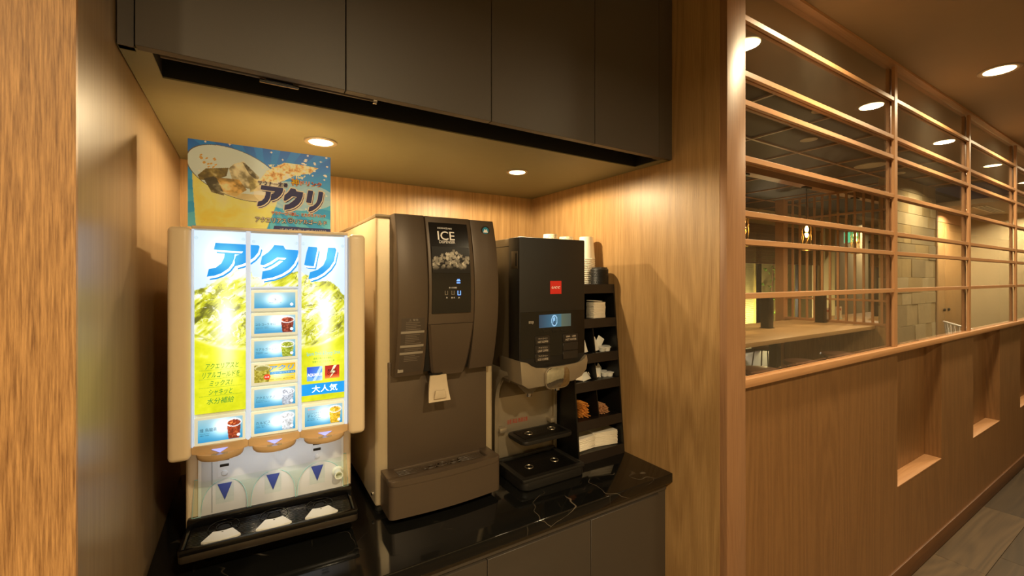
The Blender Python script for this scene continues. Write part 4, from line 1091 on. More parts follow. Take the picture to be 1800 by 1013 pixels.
P_L = plain('button_text', (196, 182, 160), 0.5, emit=(196, 182, 160), estr=0.06)
x0, z1 = cmm(929, 564.5); x1, _ = cmm(937.5, 566); _, z0 = cmm(929, 571)
text('stop', x0, x1, z0, z1, cy - 0.0017, P_L, fd)
for k in range(3):
    x0, z1 = cmm(954 + 16 * k, 579 - 0.5 * k); x1, _ = cmm(967 + 16 * k, 579); bx(x0, x1, cy - 0.0022, cy, z1 - 0.010, z1, bev=0.0006, seg=1).build('soft_key', M['black'], fd)
for px, py, jp, en in ((940, 592, 'ホットコーヒー', 'HOT COFFEE'), (940, 608, 'アメリカン', 'LIGHT COFFEE'), (940, 623, 'アイスコーヒー', 'ICED COFFEE'), (989, 588, '熱 湯', 'HOT WATER'), (989, 603, None, None), (989, 618, None, None)):
    x0, z1 = cmm(px, py); x1, _ = cmm(px + 26, py); z0 = z1 - 0.0265
    b = bx(x0, x1, cy - 0.0030, cy, z0, z1, bev=0.0008, seg=1).build('drink_key', plain('key_brown', (34, 29, 26), 0.35), fd)
    if jp:
        text(jp, x0 + 0.012, x1 - 0.010, z1 - 0.011, z1 - 0.005, cy - 0.0036, P_L, b); text(en, x0 + 0.010, x1 - 0.008, z0 + 0.005, z0 + 0.0115, cy - 0.0036, P_L, b, 0, 0.006)
# silver spout head: outline with dipped upper edge
HP = [cmm(*p) for p in ((911, 635), (918, 636.5), (925, 638), (931, 643), (938, 647.5), (960, 646.5), (1010, 638.5), (1018, 635), (1024, 627), (1028, 623.5), (1029.5, 633), (1027, 648), (1019, 660), (1005, 668), (985, 672), (950, 678), (925, 683), (914, 676))]
MB().prism(HP, 'Y', cy - 0.012, 1.262, 0.003).build('spout_head', M['silver'], cm)
sh = cm.children[-1]; ORG[sh] = ORG[cm]
bx(cx1 - 0.0005, cx1 + 0.0025, cy - 0.006, cy + 0.012, 1.160, 1.178, bev=0.001).build('hinge_pin', M['silver'], sh)
# mirrored lens between the spouts
a0, b1 = cmm(958, 648, cy - 0.012); a1, b0 = cmm(998, 677, cy - 0.012)
def round_rect(x0, x1, z0, z1, r, n=6):
    pts = []
    for cxx, czz, s in ((x1 - r, z1 - r, 0), (x0 + r, z1 - r, 90), (x0 + r, z0 + r, 180), (x1 - r, z0 + r, 270)):
        for k in range(n + 1): a = R(s + 90 * k / n); pts.append((cxx + r * math.cos(a), czz + r * math.sin(a)))
    return pts
MB().prism(round_rect(a0 - 0.003, a1 + 0.003, b0 - 0.003, b1 + 0.003, 0.022), 'Y', cy - 0.020, cy - 0.010, 0.002).build('lens_bezel', M['silver'], sh)
MB().prism(round_rect(a0, a1, b0, b1, 0.020), 'Y', cy - 0.0225, cy - 0.018, 0.003).build('mirror_lens', plain('mirror_lens', (190, 192, 190), 0.06, metal=1.0, noise=0.25, nscale=120, bump=0.4, bscale=60), sh)
for x, y, zb_ in ((0.782, 1.175, 1.075), (0.888, 1.165, 1.083)):
    MB().lathe([(0.036, 1.118 - zb_), (0.034, 1.108 - zb_), (0.022, 1.096 - zb_), (0.014, 0.012)], (x, y, zb_), 24).build('spout_cone', M['silver'], sh)
    MB().lathe([(0.0105, 0.018), (0.0105, 0.002), (0.009, 0)], (x, y, zb_), 20).build('nozzle', M['chrome'], sh)
# upright column with arched top behind the cup space
cyc = 1.297
bx(cx0 + 0.012, cx1 - 0.012, cyc + 0.012, 1.70, ZC + 0.004, 1.13).build('column', M['silver'], cm)
co = cm.children[-1]; ORG[co] = ORG[cm]
for xa, xb in ((cx0, cx0 + 0.014), (cx1 - 0.014, cx1)):
    pr = [(cyc, ZC + 0.004), (cyc, 1.02)]
    for k in range(9): a = R(90 * k / 8); pr.append((cyc - 0.085 + 0.085 * math.cos(a), 1.02 + 0.12 * math.sin(a)))
    pr += [(1.212, 1.16), (1.40, 1.16), (1.70, 1.10), (1.70, ZC + 0.004)]
    MB().prism(pr, 'X', xa, xb, 0.0015).build('column_side', M['silver'], co)
rows = []
for k in range(9):
    a = R(90 * k / 8); y = cyc + 0.013 - 0.085 + 0.085 * math.cos(a); z = 1.03 + 0.10 * math.sin(a)
    rows.append([(cx0 + 0.013, y, z), (cx1 - 0.013, y, z), (cx1 - 0.013, y + 0.02, z + 0.01), (cx0 + 0.013, y + 0.02, z + 0.01)])
MB().loft(rows).build('arch', plain('arch_bronze', (120, 106, 84), 0.4, metal=0.4), co)
text('注意 高温 熱湯注意', 0.778, 0.865, 0.944, 0.960, cyc + 0.0108, plain('warn_red', (176, 52, 40), 0.5), co)
for c in (cx0 + 0.022, cx1 - 0.030): bx(c - 0.010, c + 0.018, cyc - 0.016, cyc + 0.013, 0.928, 0.944, bev=0.003).build('shelf_bracket', M['silver'], co)
# fold-down cup shelf
us = MB().vbox(0.765, 0.972, 1.178, 1.290, 0.912, 0.924, 0.018, 5, 0.002).build('cup_shelf', M['blackmatt'], cm)
def grate(name, x0, x1, y0, y1, z, par, n):
    g_ = MB()
    for k in range(n): x_ = x0 + (x1 - x0) * k / (n - 1); g_.box(x_ - 0.0011, x_ + 0.0011, y0, y1, z, z + 0.0035)
    for k in range(4): y_ = y0 + (y1 - y0) * k / 3; g_.box(x0, x1, y_ - 0.0011, y_ + 0.0011, z, z + 0.003)
    return g_.build(name, M['black'], par, kind='stuff')
grate('shelf_grate', 0.785, 0.955, 1.194, 1.276, 0.9235, us, 38)
for x_ in (0.822, 0.918): MB().torus((x_, 1.235, 0.928), 0.013, 0.0022, 24, 6).build('cup_locator', M['chrome'] if False else plain('locator', (120, 112, 98), 0.25, metal=0.8), us)
# drip tray
ct = MB().vbox(0.7235, 0.9735, 1.117, 1.296, ZC + 0.003, 0.826, 0.022, 5, 0.002).build('drip_tray', M['blackmatt'], cm)
rm = MB()
rm.vbox(0.7235, 0.9735, 1.117, 1.136, 0.824, 0.835, 0.009, 4, 0.0015).vbox(0.7238, 0.7425, 1.1173, 1.2955, 0.824, 0.8346, 0.009, 4, 0.0015).vbox(0.9545, 0.9732, 1.1173, 1.2955, 0.824, 0.8346, 0.009, 4, 0.0015).vbox(0.7235, 0.9735, 1.282, 1.296, 0.824, 0.839, 0.006, 4, 0.0015)
rm.build('tray_rim', M['blackmatt'], ct)
grate('tray_grate', 0.745, 0.952, 1.140, 1.280, 0.8262, ct, 46)
for x_ in (0.800, 0.905): MB().torus((x_, 1.200, 0.8315), 0.0135, 0.0022, 24, 6).build('cup_locator', plain('locator', (120, 112, 98), 0.25, metal=0.8), ct)
for x_ in (0.760, 0.955):
    for y_ in (1.36, 1.66): MB().cyl((x_, y_, ZC), 0.014, 0.006, 14).build('foot', M['blackmatt'], cm)

# ================================================================== RACK WITH CUPS, LIDS AND SUNDRIES
def ry(z): return 1.18 + 0.0866 * (z - 0.80)
rk = thing('condiment_rack', 'black stepped rack of compartments between coffee machine and oak wall', 'rack', (1.11, 1.32, ZC))
RL, RRT, RB = 0.998, 1.2225, 1.455
for xa, xb in ((RL, RL + 0.006), (RRT - 0.006, RRT)):
    MB().prism([(ry(0.80), ZC + 0.001), (ry(1.436), 1.436), (RB, 1.436), (RB, ZC + 0.001)], 'X', xa, xb).build('side_panel', M['black'], rk)
bx(RL, RRT, RB, RB + 0.006, ZC + 0.001, 1.436).build('back_panel', M['black'], rk)
LV = [1.436, 1.308, 1.180, 1.080, 0.945, 0.831]
for i, z in enumerate(LV):
    bx(RL + 0.006, RRT - 0.006, ry(z) + 0.004, RB, z - 0.008 if i else z - 0.010, z - 0.002 if i else z).build('shelf', M['black'], rk)
    h = 0.034
    MB().prism([(ry(z - h), z - h), (ry(z), z), (ry(z) + 0.004, z), (ry(z - h) + 0.004, z - h)], 'X', RL + 0.004, RRT - 0.004).build('shelf_lip', plain('rack_lip', (34, 27, 23), 0.42), rk)
for za_, zb_ in ((1.180, 1.270), (1.080, 1.145), (0.945, 1.045)):
    MB().prism([(ry(za_) + 0.004, za_), (ry(zb_) + 0.01, zb_), (RB, zb_), (RB, za_)], 'X', 1.107, 1.1105).build('divider', M['black'], rk)

# paper cups: each cup of each stack is its own thing
def cup_mesh(r0, r1, h, mat, name):
    """an upside-down paper cup: rolled rim below, recessed base on top"""
    prof = [(0.001, h - 0.0066), (r0 - 0.0008, h - 0.0066), (r1 - 0.0002, 0.001), (r1 + 0.0015, 0.0008), (r1 + 0.002, 0.003), (r1 + 0.0003, 0.0045), (r0, h), (r0 - 0.0015, h), (r0 - 0.002, h - 0.006), (0.001, h - 0.006)]
    mb = MB(); mb.lathe(prof, (0, 0, 0), 28)
    return mb.mesh(name, mat)
M['cup_print'] = None
m_, nt_, b_ = new_mat('printed_cup')
tc_ = node(nt_, 'ShaderNodeTexCoord'); vo_ = node(nt_, 'ShaderNodeTexVoronoi', feature='DISTANCE_TO_EDGE'); vo_.inputs['Scale'].default_value = 110
nt_.links.new(tc_.outputs['Object'], vo_.inputs['Vector'])
mr_ = node(nt_, 'ShaderNodeMapRange'); mr_.inputs['From Max'].default_value = 0.09; nt_.links.new(vo_.outputs['Distance'], mr_.inputs['Value'])
mx_ = node(nt_, 'ShaderNodeMix', data_type='RGBA'); mx_.inputs['A'].default_value = L3((176, 158, 120)); mx_.inputs['B'].default_value = L3((240, 230, 205))
nt_.links.new(mr_.outputs[0], mx_.inputs['Factor']); nt_.links.new(mx_.outputs['Result'], b_.inputs['Base Color']); b_.inputs['Roughness'].default_value = 0.5
cA = cup_mesh(0.0275, 0.0340, 0.088, m_, 'paper_cup'); cB = cup_mesh(0.0275, 0.0345, 0.092, M['cup_paper'], 'paper_cup')
for me_, x, y, n, p, lb, gp in ((cA, 1.0440, 1.412, 15, 0.0080, 'pattern-printed paper cup in the upturned stack nearest the ice dispenser', 'left stack of printed paper cups'),
                               (cA, 1.1160, 1.400, 14, 0.0080, 'pattern-printed paper cup in the upturned stack between two other cup stacks', 'middle stack of printed paper cups'),
                               (cB, 1.1805, 1.350, 14, 0.0076, 'plain white paper cup in the tall upturned stack beside the black lids', 'stack of plain white paper cups')):
    for k in range(n):
        o = bpy.data.objects.new('paper_cup', me_); COL.objects.link(o); o.location = (x, y, 1.436 + p * k); tag(o, lb, 'cup', gp)
ld = MB().lathe([(0.0345, 0), (0.0350, 0.0015), (0.0335, 0.004), (0.031, 0.006), (0.030, 0.011), (0.001, 0.011)], (0, 0, 0), 28).mesh('cup_cover', M['blackmatt'])
for k in range(14):
    o = bpy.data.objects.new('cup_cover', ld); COL.objects.link(o); o.location = (1.182, 1.274, 1.436 + 0.0042 * k); tag(o, 'black plastic cup lid in the short stack at the front of the rack top', 'lid', 'stack of black cup lids')
# folded white sleeves on the second shelf
sl = MB().box(-0.030, 0.030, -0.022, 0.022, 0, 0.0036, bev=0.001, seg=1).mesh('cup_sleeve', M['paper'])
for k in range(16):
    o = bpy.data.objects.new('cup_sleeve', sl); COL.objects.link(o); o.location = (1.152 + 0.001 * random.uniform(-1, 1), 1.262, 1.3065 + 0.0038 * k); o.rotation_euler = (0, 0, R(random.uniform(-2, 2)))
    tag(o, 'white folded paper sleeve in the pile on the second shelf of the rack', 'sleeve', 'pile of white paper sleeves')
MB().prism([(1.122, 1.372), (1.165, 1.3695), (1.168, 1.3715), (1.125, 1.3755)], 'Y', 1.242, 1.284, 0.0006).build('cup_sleeve', M['paper'], None, 'white paper sleeve lying tilted on top of the sleeve pile', 'sleeve', 'pile of white paper sleeves')
# creamer pots and sachets
cp = MB().lathe([(0.011, 0), (0.0145, 0.014), (0.017, 0.0145), (0.017, 0.0165), (0.001, 0.0168)], (0, 0, 0), 18).mesh('creamer_pot', M['white'])
for x, y, z, t in ((1.186, 1.238, 1.1785, 0), (1.166, 1.243, 1.1785, 8), (1.203, 1.262, 1.1785, 0), (1.203, 1.240, 1.0785, 0), (1.186, 1.252, 1.0785, 6), (1.199, 1.275, 1.0785, 0)):
    o = bpy.data.objects.new('creamer_pot', cp); COL.objects.link(o); o.location = (x, y, z); o.rotation_euler = (R(t), 0, 0)
    tag(o, 'tiny white creamer pot on the third shelf of the black rack' if z > 1.1 else 'tiny white creamer pot on the fourth shelf of the black rack', 'creamer', 'creamer pots on the third shelf' if z > 1.1 else 'creamer pots on the fourth shelf')
def sachet(name, x, y, z, w, h, tx, tz, mat, label, group):
    pts = []
    mb = MB(); rows = []
    for k in range(7):
        t = k / 6; th = 0.001 + 0.004 * math.sin(math.pi * t)
        rows.append([(-w / 2, -0.0005, h * t), (-w / 4, -th, h * t), (w / 4, -th, h * t), (w / 2, -0.0005, h * t), (w / 2, 0.0005, h * t), (w / 4, th, h * t), (-w / 4, th, h * t), (-w / 2, 0.0005, h * t)])
    o = mb.loft(rows).build(name, mat, None, label, 'sachet', group); o.location = (x, y, z); o.rotation_euler = (R(tx), R(tz), R(random.uniform(-15, 15)))
SA = 'sugar and milk sachets in the rack'
sachet('sugar_sachet', 1.138, 1.245, 1.181, 0.034, 0.052, -14, -14, M['sachet'], 'grey sugar sachet leaning upright on the third shelf right of the divider', SA)
sachet('sugar_sachet', 1.150, 1.262, 1.181, 0.030, 0.058, -10, 34, M['sachet'], 'thin grey sachet sticking out diagonally on the third shelf', SA)
sachet('sugar_sachet', 1.070, 1.238, 1.181, 0.036, 0.045, -20, -8, M['sachet'], 'grey sugar sachet on the third shelf left of the divider', SA)
sachet('sugar_sachet', 1.143, 1.245, 1.081, 0.036, 0.045, -30, 20, M['sachet'], 'pale sachet lying over the others on the fourth shelf right of the divider', SA)
sachet('sugar_sachet', 1.160, 1.262, 1.083, 0.034, 0.050, -22, 48, M['sachet'], 'grey sachet propped at the back of the fourth shelf', SA)
sachet('sugar_sachet', 1.128, 1.232, 1.082, 0.034, 0.034, -38, -20, M['paper'], 'cream sachet against the divider on the fourth shelf', SA)
sachet('sugar_sachet', 1.050, 1.232, 1.081, 0.042, 0.038, -35, 12, M['paper'], 'white sachet at the left of the fourth shelf near the spout head', SA)
sachet('sugar_sachet', 1.078, 1.228, 1.081, 0.040, 0.030, -42, -10, M['sachet'], 'striped grey sachet lying low left of the divider on the fourth shelf', SA)
sachet('sugar_sachet', 1.034, 1.250, 1.082, 0.036, 0.050, -18, 22, M['paper'], 'white sachet standing behind others at the left end of the fourth shelf', SA)
# wooden stirrers, stick by stick
st = MB().box(-0.0028, 0.0028, 0, 0.14, 0, 0.0016, bev=0.0004, seg=1)
sto = st.mesh('stirrer', M['stick_orange']); stb = MB().box(-0.0028, 0.0028, 0, 0.14, 0, 0.0016, bev=0.0004, seg=1).mesh('stirrer', M['stick_brown'])
for me_, xc, n, w, hgt, lb, gp in ((sto, 1.063, 64, 0.036, 0.052, 'orange wooden stirrer in the heap left of the divider', 'heap of orange stirrers'), (stb, 1.153, 64, 0.050, 0.034, 'pale brown wooden stirrer in the heap right of the divider', 'heap of brown stirrers')):
    for k in range(n):
        lay = k // 5
        o = bpy.data.objects.new('stirrer', me_); COL.objects.link(o)
        o.location = (xc + w * ((k % 5) / 4 - 0.5) * (1 - 0.03 * lay) + random.uniform(-0.002, 0.002), 1.222 + random.uniform(-0.008, 0.010), 0.9445 + hgt * lay / 12.0)
        o.rotation_euler = (0, R(random.uniform(-24, 24)), R(random.uniform(-3, 3))); tag(o, lb, 'stirrer', gp)
# paper napkins, two piles
nk = MB().box(-0.052, 0.052, -0.052, 0.052, 0, 0.0030, bev=0.0012, seg=1).mesh('napkin', M['paper'])
for x, y, n, rz, lb, gp in ((1.058, 1.262, 14, 6, 'white folded napkin in the lower left pile at the foot of the rack', 'left pile of napkins'), (1.162, 1.258, 16, -8, 'white folded napkin in the taller right pile at the foot of the rack', 'right pile of napkins')):
    for k in range(n):
        o = bpy.data.objects.new('napkin', nk); COL.objects.link(o); o.location = (x + random.uniform(-0.001, 0.001), y + random.uniform(-0.001, 0.001), 0.8295 + 0.0032 * k)
        o.rotation_euler = (0, 0, R(rz + random.uniform(-2, 2))); tag(o, lb, 'napkin', gp)

# ================================================================== DINING ROOM BEHIND THE GLASS
struct('wall_alcove_end', bx(1.333, 1.40, 1.86, 4.9, 0, 2.86), M['wall_cream'])
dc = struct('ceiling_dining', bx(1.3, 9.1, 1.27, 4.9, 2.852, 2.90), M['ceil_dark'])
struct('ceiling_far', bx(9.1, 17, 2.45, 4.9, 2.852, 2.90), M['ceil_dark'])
GX = [3.37 + 0.9 * k for k in range(-1, 7)]; GY = [1.53, 2.43, 3.33, 4.23]
for x in GX:
    if x < 9.1: bx(x - 0.012, x + 0.012, 1.271, 4.85, 2.836, 2.852).build('ceiling_batten', M['oak_bar_v'], dc)
for y in GY: bx(1.4, 9.1, y - 0.012, y + 0.012, 2.838, 2.852).build('ceiling_batten', M['oak_bar'], dc)
struct('trim_3', bx(1.4, 13, 2.965, 3.075, 2.735, 2.852), M['oak_bar'])
for x, y, r_, lb in ((4.80, 2.15, 0.075, 'small unlit ceiling fitting nearest the wooden pillar'), (4.05, 1.72, 0.07, 'small unlit ceiling fitting just under the third lattice rail'), (6.55, 2.25, 0.16, 'large pale round ceiling panel above the dining tables'), (7.35, 2.25, 0.10, 'small ceiling fitting beside the first lattice post')):
    t = thing('ceiling_fitting', lb, 'ceiling fitting', (x, y, 2.845), group='round fittings in the dining room ceiling')
    MB().lathe([(r_, 0.007), (r_, 0.0), (r_ * 0.8, -0.002), (r_ * 0.74, 0.0)], (x, y, 2.845), 28).build('trim_ring', M['lamp_off'], t)
    MB().lathe([(r_ * 0.74, 0.002), (r_ * 0.3, 0.0045), (0.001, 0.0045)], (x, y, 2.8435), 28).build('centre', M['ring'], t)

# long tables with centre posts
def table(x0, x1, label):
    t = thing('dining_table', label, 'table', ((x0 + x1) / 2, 3.02, 0), group='long wooden dining tables')
    bx(x0, x1, 2.49, 3.55, 0.752, 0.80, bev=0.003).build('table_top', M['table'], t)
    xs = (5.85,) if x0 < 6 else (9.3,)
    for x in xs:
        bx(x - 0.05, x + 0.05, 2.97, 3.07, 0.012, 0.752).build('table_leg', M['iron'], t)
        bx(x - 0.25, x + 0.25, 2.80, 3.24, 0.0, 0.012, bev=0.003).build('base_plate', M['iron'], t)
table(3.3, 7.41, 'long pale wooden dining table in front of the slatted partition')
table(7.55, 10.6, 'long pale wooden dining table behind the slatted partition')
for x, y, lb in ((5.85, 3.12, 'black upright box on the near table, left of the two on it'), (7.28, 3.10, 'black upright box on the near table beside the slatted partition'), (9.3, 3.10, 'black upright box on the table behind the partition')):
    t = thing('menu_stand', lb, 'menu stand', (x, y, 0.80), group='black upright boxes on the tables')
    bx(x - 0.055, x + 0.055, y - 0.055, y + 0.055, 0.802, 1.235, bev=0.003).build('case', M['black'], t)
    bx(x - 0.065, x + 0.065, y - 0.065, y + 0.065, 0.80, 0.806).build('foot_plate', M['iron'], t)
for x, y, lb in ((7.66, 3.16, 'white menu card with red print, left of the two behind the slats'), (8.16, 3.22, 'white menu card with red print, right of the two behind the slats')):
    t = thing('menu_card', lb, 'menu card', (x, y, 0.80), R(-40), group='menu cards on the rear table'); ORG[t] = Vector((0, 0, 0))
    bx(-0.045, 0.045, -0.003, 0.003, 0.004, 0.20).build('card', M['paper'], t); bx(-0.05, 0.05, -0.03, 0.03, 0, 0.005).build('holder', M['acrylic_edge'], t)
    for k in range(3): bx(-0.034 + 0.024 * k, -0.014 + 0.024 * k, -0.0042, -0.003, 0.135, 0.170).build('print_mark', plain('card_red', (186, 92, 70), 0.6), t)

# stools
def stool(x, y, label):
    t = thing('stool', label, 'stool', (x, y, 0), R(random.uniform(-8, 8)), group='round leather stools at the tables'); ORG[t] = Vector((0, 0, 0))
    MB().lathe([(0.165, 0.46), (0.185, 0.470), (0.195, 0.492), (0.185, 0.512), (0.14, 0.521), (0.001, 0.522)], (0, 0, 0), 26).build('seat', M['leather'], t)
    MB().lathe([(0.16, 0.448), (0.165, 0.46)], (0, 0, 0), 26).build('seat_plate', M['iron'], t)
    for k in range(4):
        a = R(45 + 90 * k); c_, s_ = math.cos(a), math.sin(a)
        MB().tube([(0.13 * c_, 0.13 * s_, 0.45), (0.19 * c_, 0.19 * s_, 0.004)], 0.008, 8).build('leg', M['iron'], t)
    MB().torus((0, 0, 0.17), 0.168, 0.006, 24, 6).build('foot_ring', M['iron'], t)
stool(4.57, 2.49, 'brown leather stool on the near side, closest to the wooden pillar')
stool(5.40, 2.485, 'brown leather stool on the near side, middle of the three')
stool(6.36, 2.51, 'brown leather stool on the near side, closest to the slatted partition')
stool(6.28, 3.38, 'brown leather stool on the far side of the table behind the black leg')
stool(5.34, 3.38, 'brown leather stool on the far side of the table beside the pillar edge')

# slatted partition
sp = thing('slatted_partition', 'open wooden slat partition with panelled base at the end of the table', 'partition', (7.46, 3.0, 0))
bx(7.425, 7.50, 2.32, 3.68, 0.0, 0.80).build('base_panel', M['oak'], sp)
bx(7.42, 7.505, 2.32, 3.68, 0.80, 0.835).build('base_cap', M['oak_bar_v'], sp)
bx(7.39, 7.52, 3.68, 3.81, 0.0, 2.735).build('end_post', M['oak_bar_v'], sp)
for z in (1.145, 2.40, 2.72): bx(7.447, 7.475, 2.32, 3.68, z - 0.014, z + 0.014).build('cross_rail', M['oak_bar_v'], sp)
for k in range(12):
    y = 3.575 - 0.104 * k; bx(7.451, 7.471, y - 0.014, y + 0.014, 0.835, 2.735).build('slat', M['oak_bar_v'], sp)

# pendants
fil = plain('filament', (255, 220, 150), 0.4, emit=(255, 205, 120), estr=40.0)
amber = clear('amber_glass', (1.0, 0.93, 0.78), 0.08)
def pendant(x, y, label, group='glass pendants along the beam'):
    t = thing('pendant_lamp', label, 'pendant lamp', (x, y, 1.83), group=group)
    bx(x - 0.085, x + 0.085, y - 0.03, y + 0.03, 2.712, 2.735, bev=0.002).build('ceiling_plate', M['iron'], t)
    MB().cyl((x, y, 2.26), 0.006, 0.455, 8).build('rod', M['iron'], t)
    MB().lathe([(0.03, 0), (0.034, 0.03), (0.012, 0.06)], (x, y, 2.205), 20).build('lamp_cap', plain('brass', (180, 140, 70), 0.3, metal=0.8), t)
    MB().lathe([(0.058, 0), (0.060, 0.06), (0.050, 0.12), (0.058, 0.17), (0.045, 0.21), (0.058, 0.26), (0.060, 0.35), (0.036, 0.37)], (x, y, 1.84), 28).build('glass_shade', amber, t)
    MB().lathe([(0.010, 0), (0.022, 0.02), (0.022, 0.045), (0.008, 0.08)], (x, y, 2.11), 16).build('bulb', fil, t)
    MB().lathe([(0.008, 0), (0.020, 0.02), (0.020, 0.04), (0.008, 0.06)], (x, y, 2.03), 16).build('bulb', fil, t)
    for k in range(6):
        zig = [(x + 0.058 * math.cos(R(60 * k + (30 if j % 2 else 0))), y + 0.058 * math.sin(R(60 * k + (30 if j % 2 else 0))), 1.86 + 0.085 * j) for j in range(5)]
        MB().tube(zig, 0.003, 5).build('shade_wire', plain('brass', (180, 140, 70), 0.3, metal=0.8), t)
    MB().torus((x, y, 1.85), 0.056, 0.004, 24, 6).build('shade_ring', plain('brass', (180, 140, 70), 0.3, metal=0.8), t)
    lamp_light('pendant_source', 'SPOT', (x, y, 2.08), P_PENDANT, WARM, t, radius=0.04, size=R(165), blend=0.9)
pendant(6.68, 3.02, 'glowing glass pendant lamp over the near table')
pendant(8.22, 3.02, 'glowing glass pendant lamp behind the slats of the partition')
pendant(5.14, 3.02, 'glowing glass pendant lamp over the near table, behind the wooden pillar')

# window wall with blinds, dark frames and the lit garden
WY = 4.85
WIN = [(8.15, 9.62), (9.62, 11.25), (12.95, 13.40), (14.0, 15.6)]
ww = MB(); xx = 1.4
for a, b in WIN:
    if a > xx + 0.01: ww.box(xx, a, WY, WY + 0.12, 0, 2.86)
    ww.box(a, b, WY, WY + 0.12, 2.45, 2.86); xx = b
ww.box(xx, 16.9, WY, WY + 0.12, 0, 2.86)
struct('wall_window', ww, M['wall_cream'])
struct('trim_4', bx(11.35, 12.95, 4.55, WY, 0, 2.852), M['wall_cream'])
frame_m = plain('dark_frame', (24, 26, 30), 0.4)
blind_m = oak('bamboo_blind', (150, 112, 64), (84, 56, 30), axis='X', fine=60, cath=20, cstr=0.4, fstr=0.9, rough=0.7)
for i, (a, b) in enumerate(WIN):
    wn = tag(bpy.data.objects.new('window_%d' % (i + 2), None), kind='structure'); COL.objects.link(wn); ORG[wn] = Vector((0, 0, 0))
    n = max(1, int(round((b - a) / 0.75)))
    for k in range(n + 1):
        x = a + (b - a) * k / n; bx(max(a, x - 0.045), min(b, x + 0.045), WY + 0.02, WY + 0.08, 0.0, 2.45).build('frame_upright', frame_m, wn)
    for z in (0.03, 2.42): bx(a, b, WY + 0.02, WY + 0.08, z - 0.03, z + 0.03).build('frame_rail', frame_m, wn)
    bx(a + 0.01, b - 0.01, WY + 0.045, WY + 0.05, 0.05, 2.40).build('pane', M['glass'], wn, smooth=False)
BL = ['woven bamboo blind over the window left of the tall wooden post', 'woven bamboo blind behind the slats, left of the cream column', None, 'woven bamboo blind at the right end of the window wall']
for (a, b), lb in zip(WIN, BL):
    if lb is None: lb = 'narrow woven bamboo blind right of the cream column'
    t = thing('bamboo_blind', lb, 'blind', ((a + b) / 2, WY - 0.03, 1.755), group='bamboo blinds on the window wall')
    bx(a + 0.006, b - 0.006, WY - 0.06, WY - 0.01, 2.50, 2.54).build('head_rail', M['oak_low'], t)
    sl_ = MB()
    for k in range(37): z = 1.765 + 0.02 * k; sl_.box(a + 0.008, b - 0.008, WY - 0.038, WY - 0.030, z, z + 0.0165)
    sl_.build('reeds', blind_m, t, kind='stuff')
    bx(a + 0.008, b - 0.008, WY - 0.045, WY - 0.025, 1.750, 1.768).build('bottom_rail', M['oak_low'], t)
    for x in (a + 0.2, b - 0.2): bx(x - 0.006, x + 0.006, WY - 0.047, WY - 0.0455, 1.755, 2.50).build('cord', M['oak_low'], t)
struct('wall_garden', bx(7.0, 17.0, 5.95, 6.05, 0, 2.6), plain('bamboo_fence', (150, 138, 96), 0.7, noise=0.25, nscale=8))
gf = thing('bamboo_fence', 'pale bamboo screen fence outside the windows', 'fence', (9.4, 5.9, 0))
for k in range(52):
    z = 0.05 + 0.045 * k; bx(8.2, 16.4, 5.90, 5.935, z, z + 0.040).build('fence_cane', plain('bamboo_cane', (166, 154, 108), 0.6, noise=0.2, nscale=14), gf)
for k in range(9): x = 8.6 + 0.95 * k; bx(x - 0.02, x + 0.02, 5.87, 5.90, 0, 2.45).build('fence_post', plain('bamboo_pole', (196, 176, 100), 0.6), gf)
pt = thing('garden_shrub', 'lit green shrub outside the window between the slats', 'shrub', (10.55, 5.5, 0))
MB().tube([(10.55, 5.5, 0), (10.53, 5.52, 0.8), (10.57, 5.48, 1.9)], 0.02, 8).build('stem', M['oak_low'], pt)
lf = MB().loft([[(0, 0, 0), (0.001, 0.001, 0), (0, 0.002, 0)], [(0.03, 0, 0.03), (0.032, 0.02, 0.03), (0.03, 0.04, 0.032)], [(0, 0, 0.085), (0.001, 0.001, 0.085), (0, 0.002, 0.085)]]).mesh('leaf', M['green_leaf'])
for k in range(60):
    o = bpy.data.objects.new('leaf', lf); link(o, pt); o.location = (random.uniform(-0.25, 0.25), random.uniform(-0.2, 0.2), random.uniform(0.6, 2.05)); o.rotation_euler = (random.uniform(0, 6), random.uniform(0, 6), random.uniform(0, 6)); s_ = random.uniform(1, 1.8); o.scale = (s_, s_, s_)
gl_ = thing('garden_lamp', 'low garden lamp lighting the fence outside', 'lamp', (10.3, 5.45, 0))
MB().lathe([(0.05, 0), (0.05, 0.25), (0.06, 0.26), (0.06, 0.29), (0.02, 0.31)], (10.3, 5.45, 0), 18).build('lamp_body', M['iron'], gl_)
lamp_light('garden_source', 'POINT', (10.3, 5.45, 0.55), 70.0, (1.0, 0.80, 0.35), gl_, radius=0.05)
gl2 = thing('garden_lamp', 'second low garden lamp outside, near the wooden post', 'lamp', (8.9, 5.45, 0))
MB().lathe([(0.05, 0), (0.05, 0.25), (0.06, 0.26), (0.06, 0.29), (0.02, 0.31)], (8.9, 5.45, 0), 18).build('lamp_body', M['iron'], gl2)
lamp_light('garden_source', 'POINT', (8.9, 5.40, 0.9), 60.0, (1.0, 0.86, 0.62), gl2, radius=0.05)
# exit sign
ex = thing('exit_sign', 'small lit green exit sign behind the far pendant', 'sign', (11.0, 4.1, 2.2))
bx(10.97, 11.03, 3.96, 4.24, 2.2, 2.46, bev=0.004).build('sign_case', M['white'], ex)
bx(10.965, 10.97, 3.975, 4.225, 2.22, 2.44).build('sign_face', plain('exit_green', (60, 200, 120), 0.4, emit=(110, 235, 170), estr=0.8), ex)
bx(10.993, 11.007, 4.09, 4.11, 2.46, 2.852).build('hanger', M['iron'], ex)

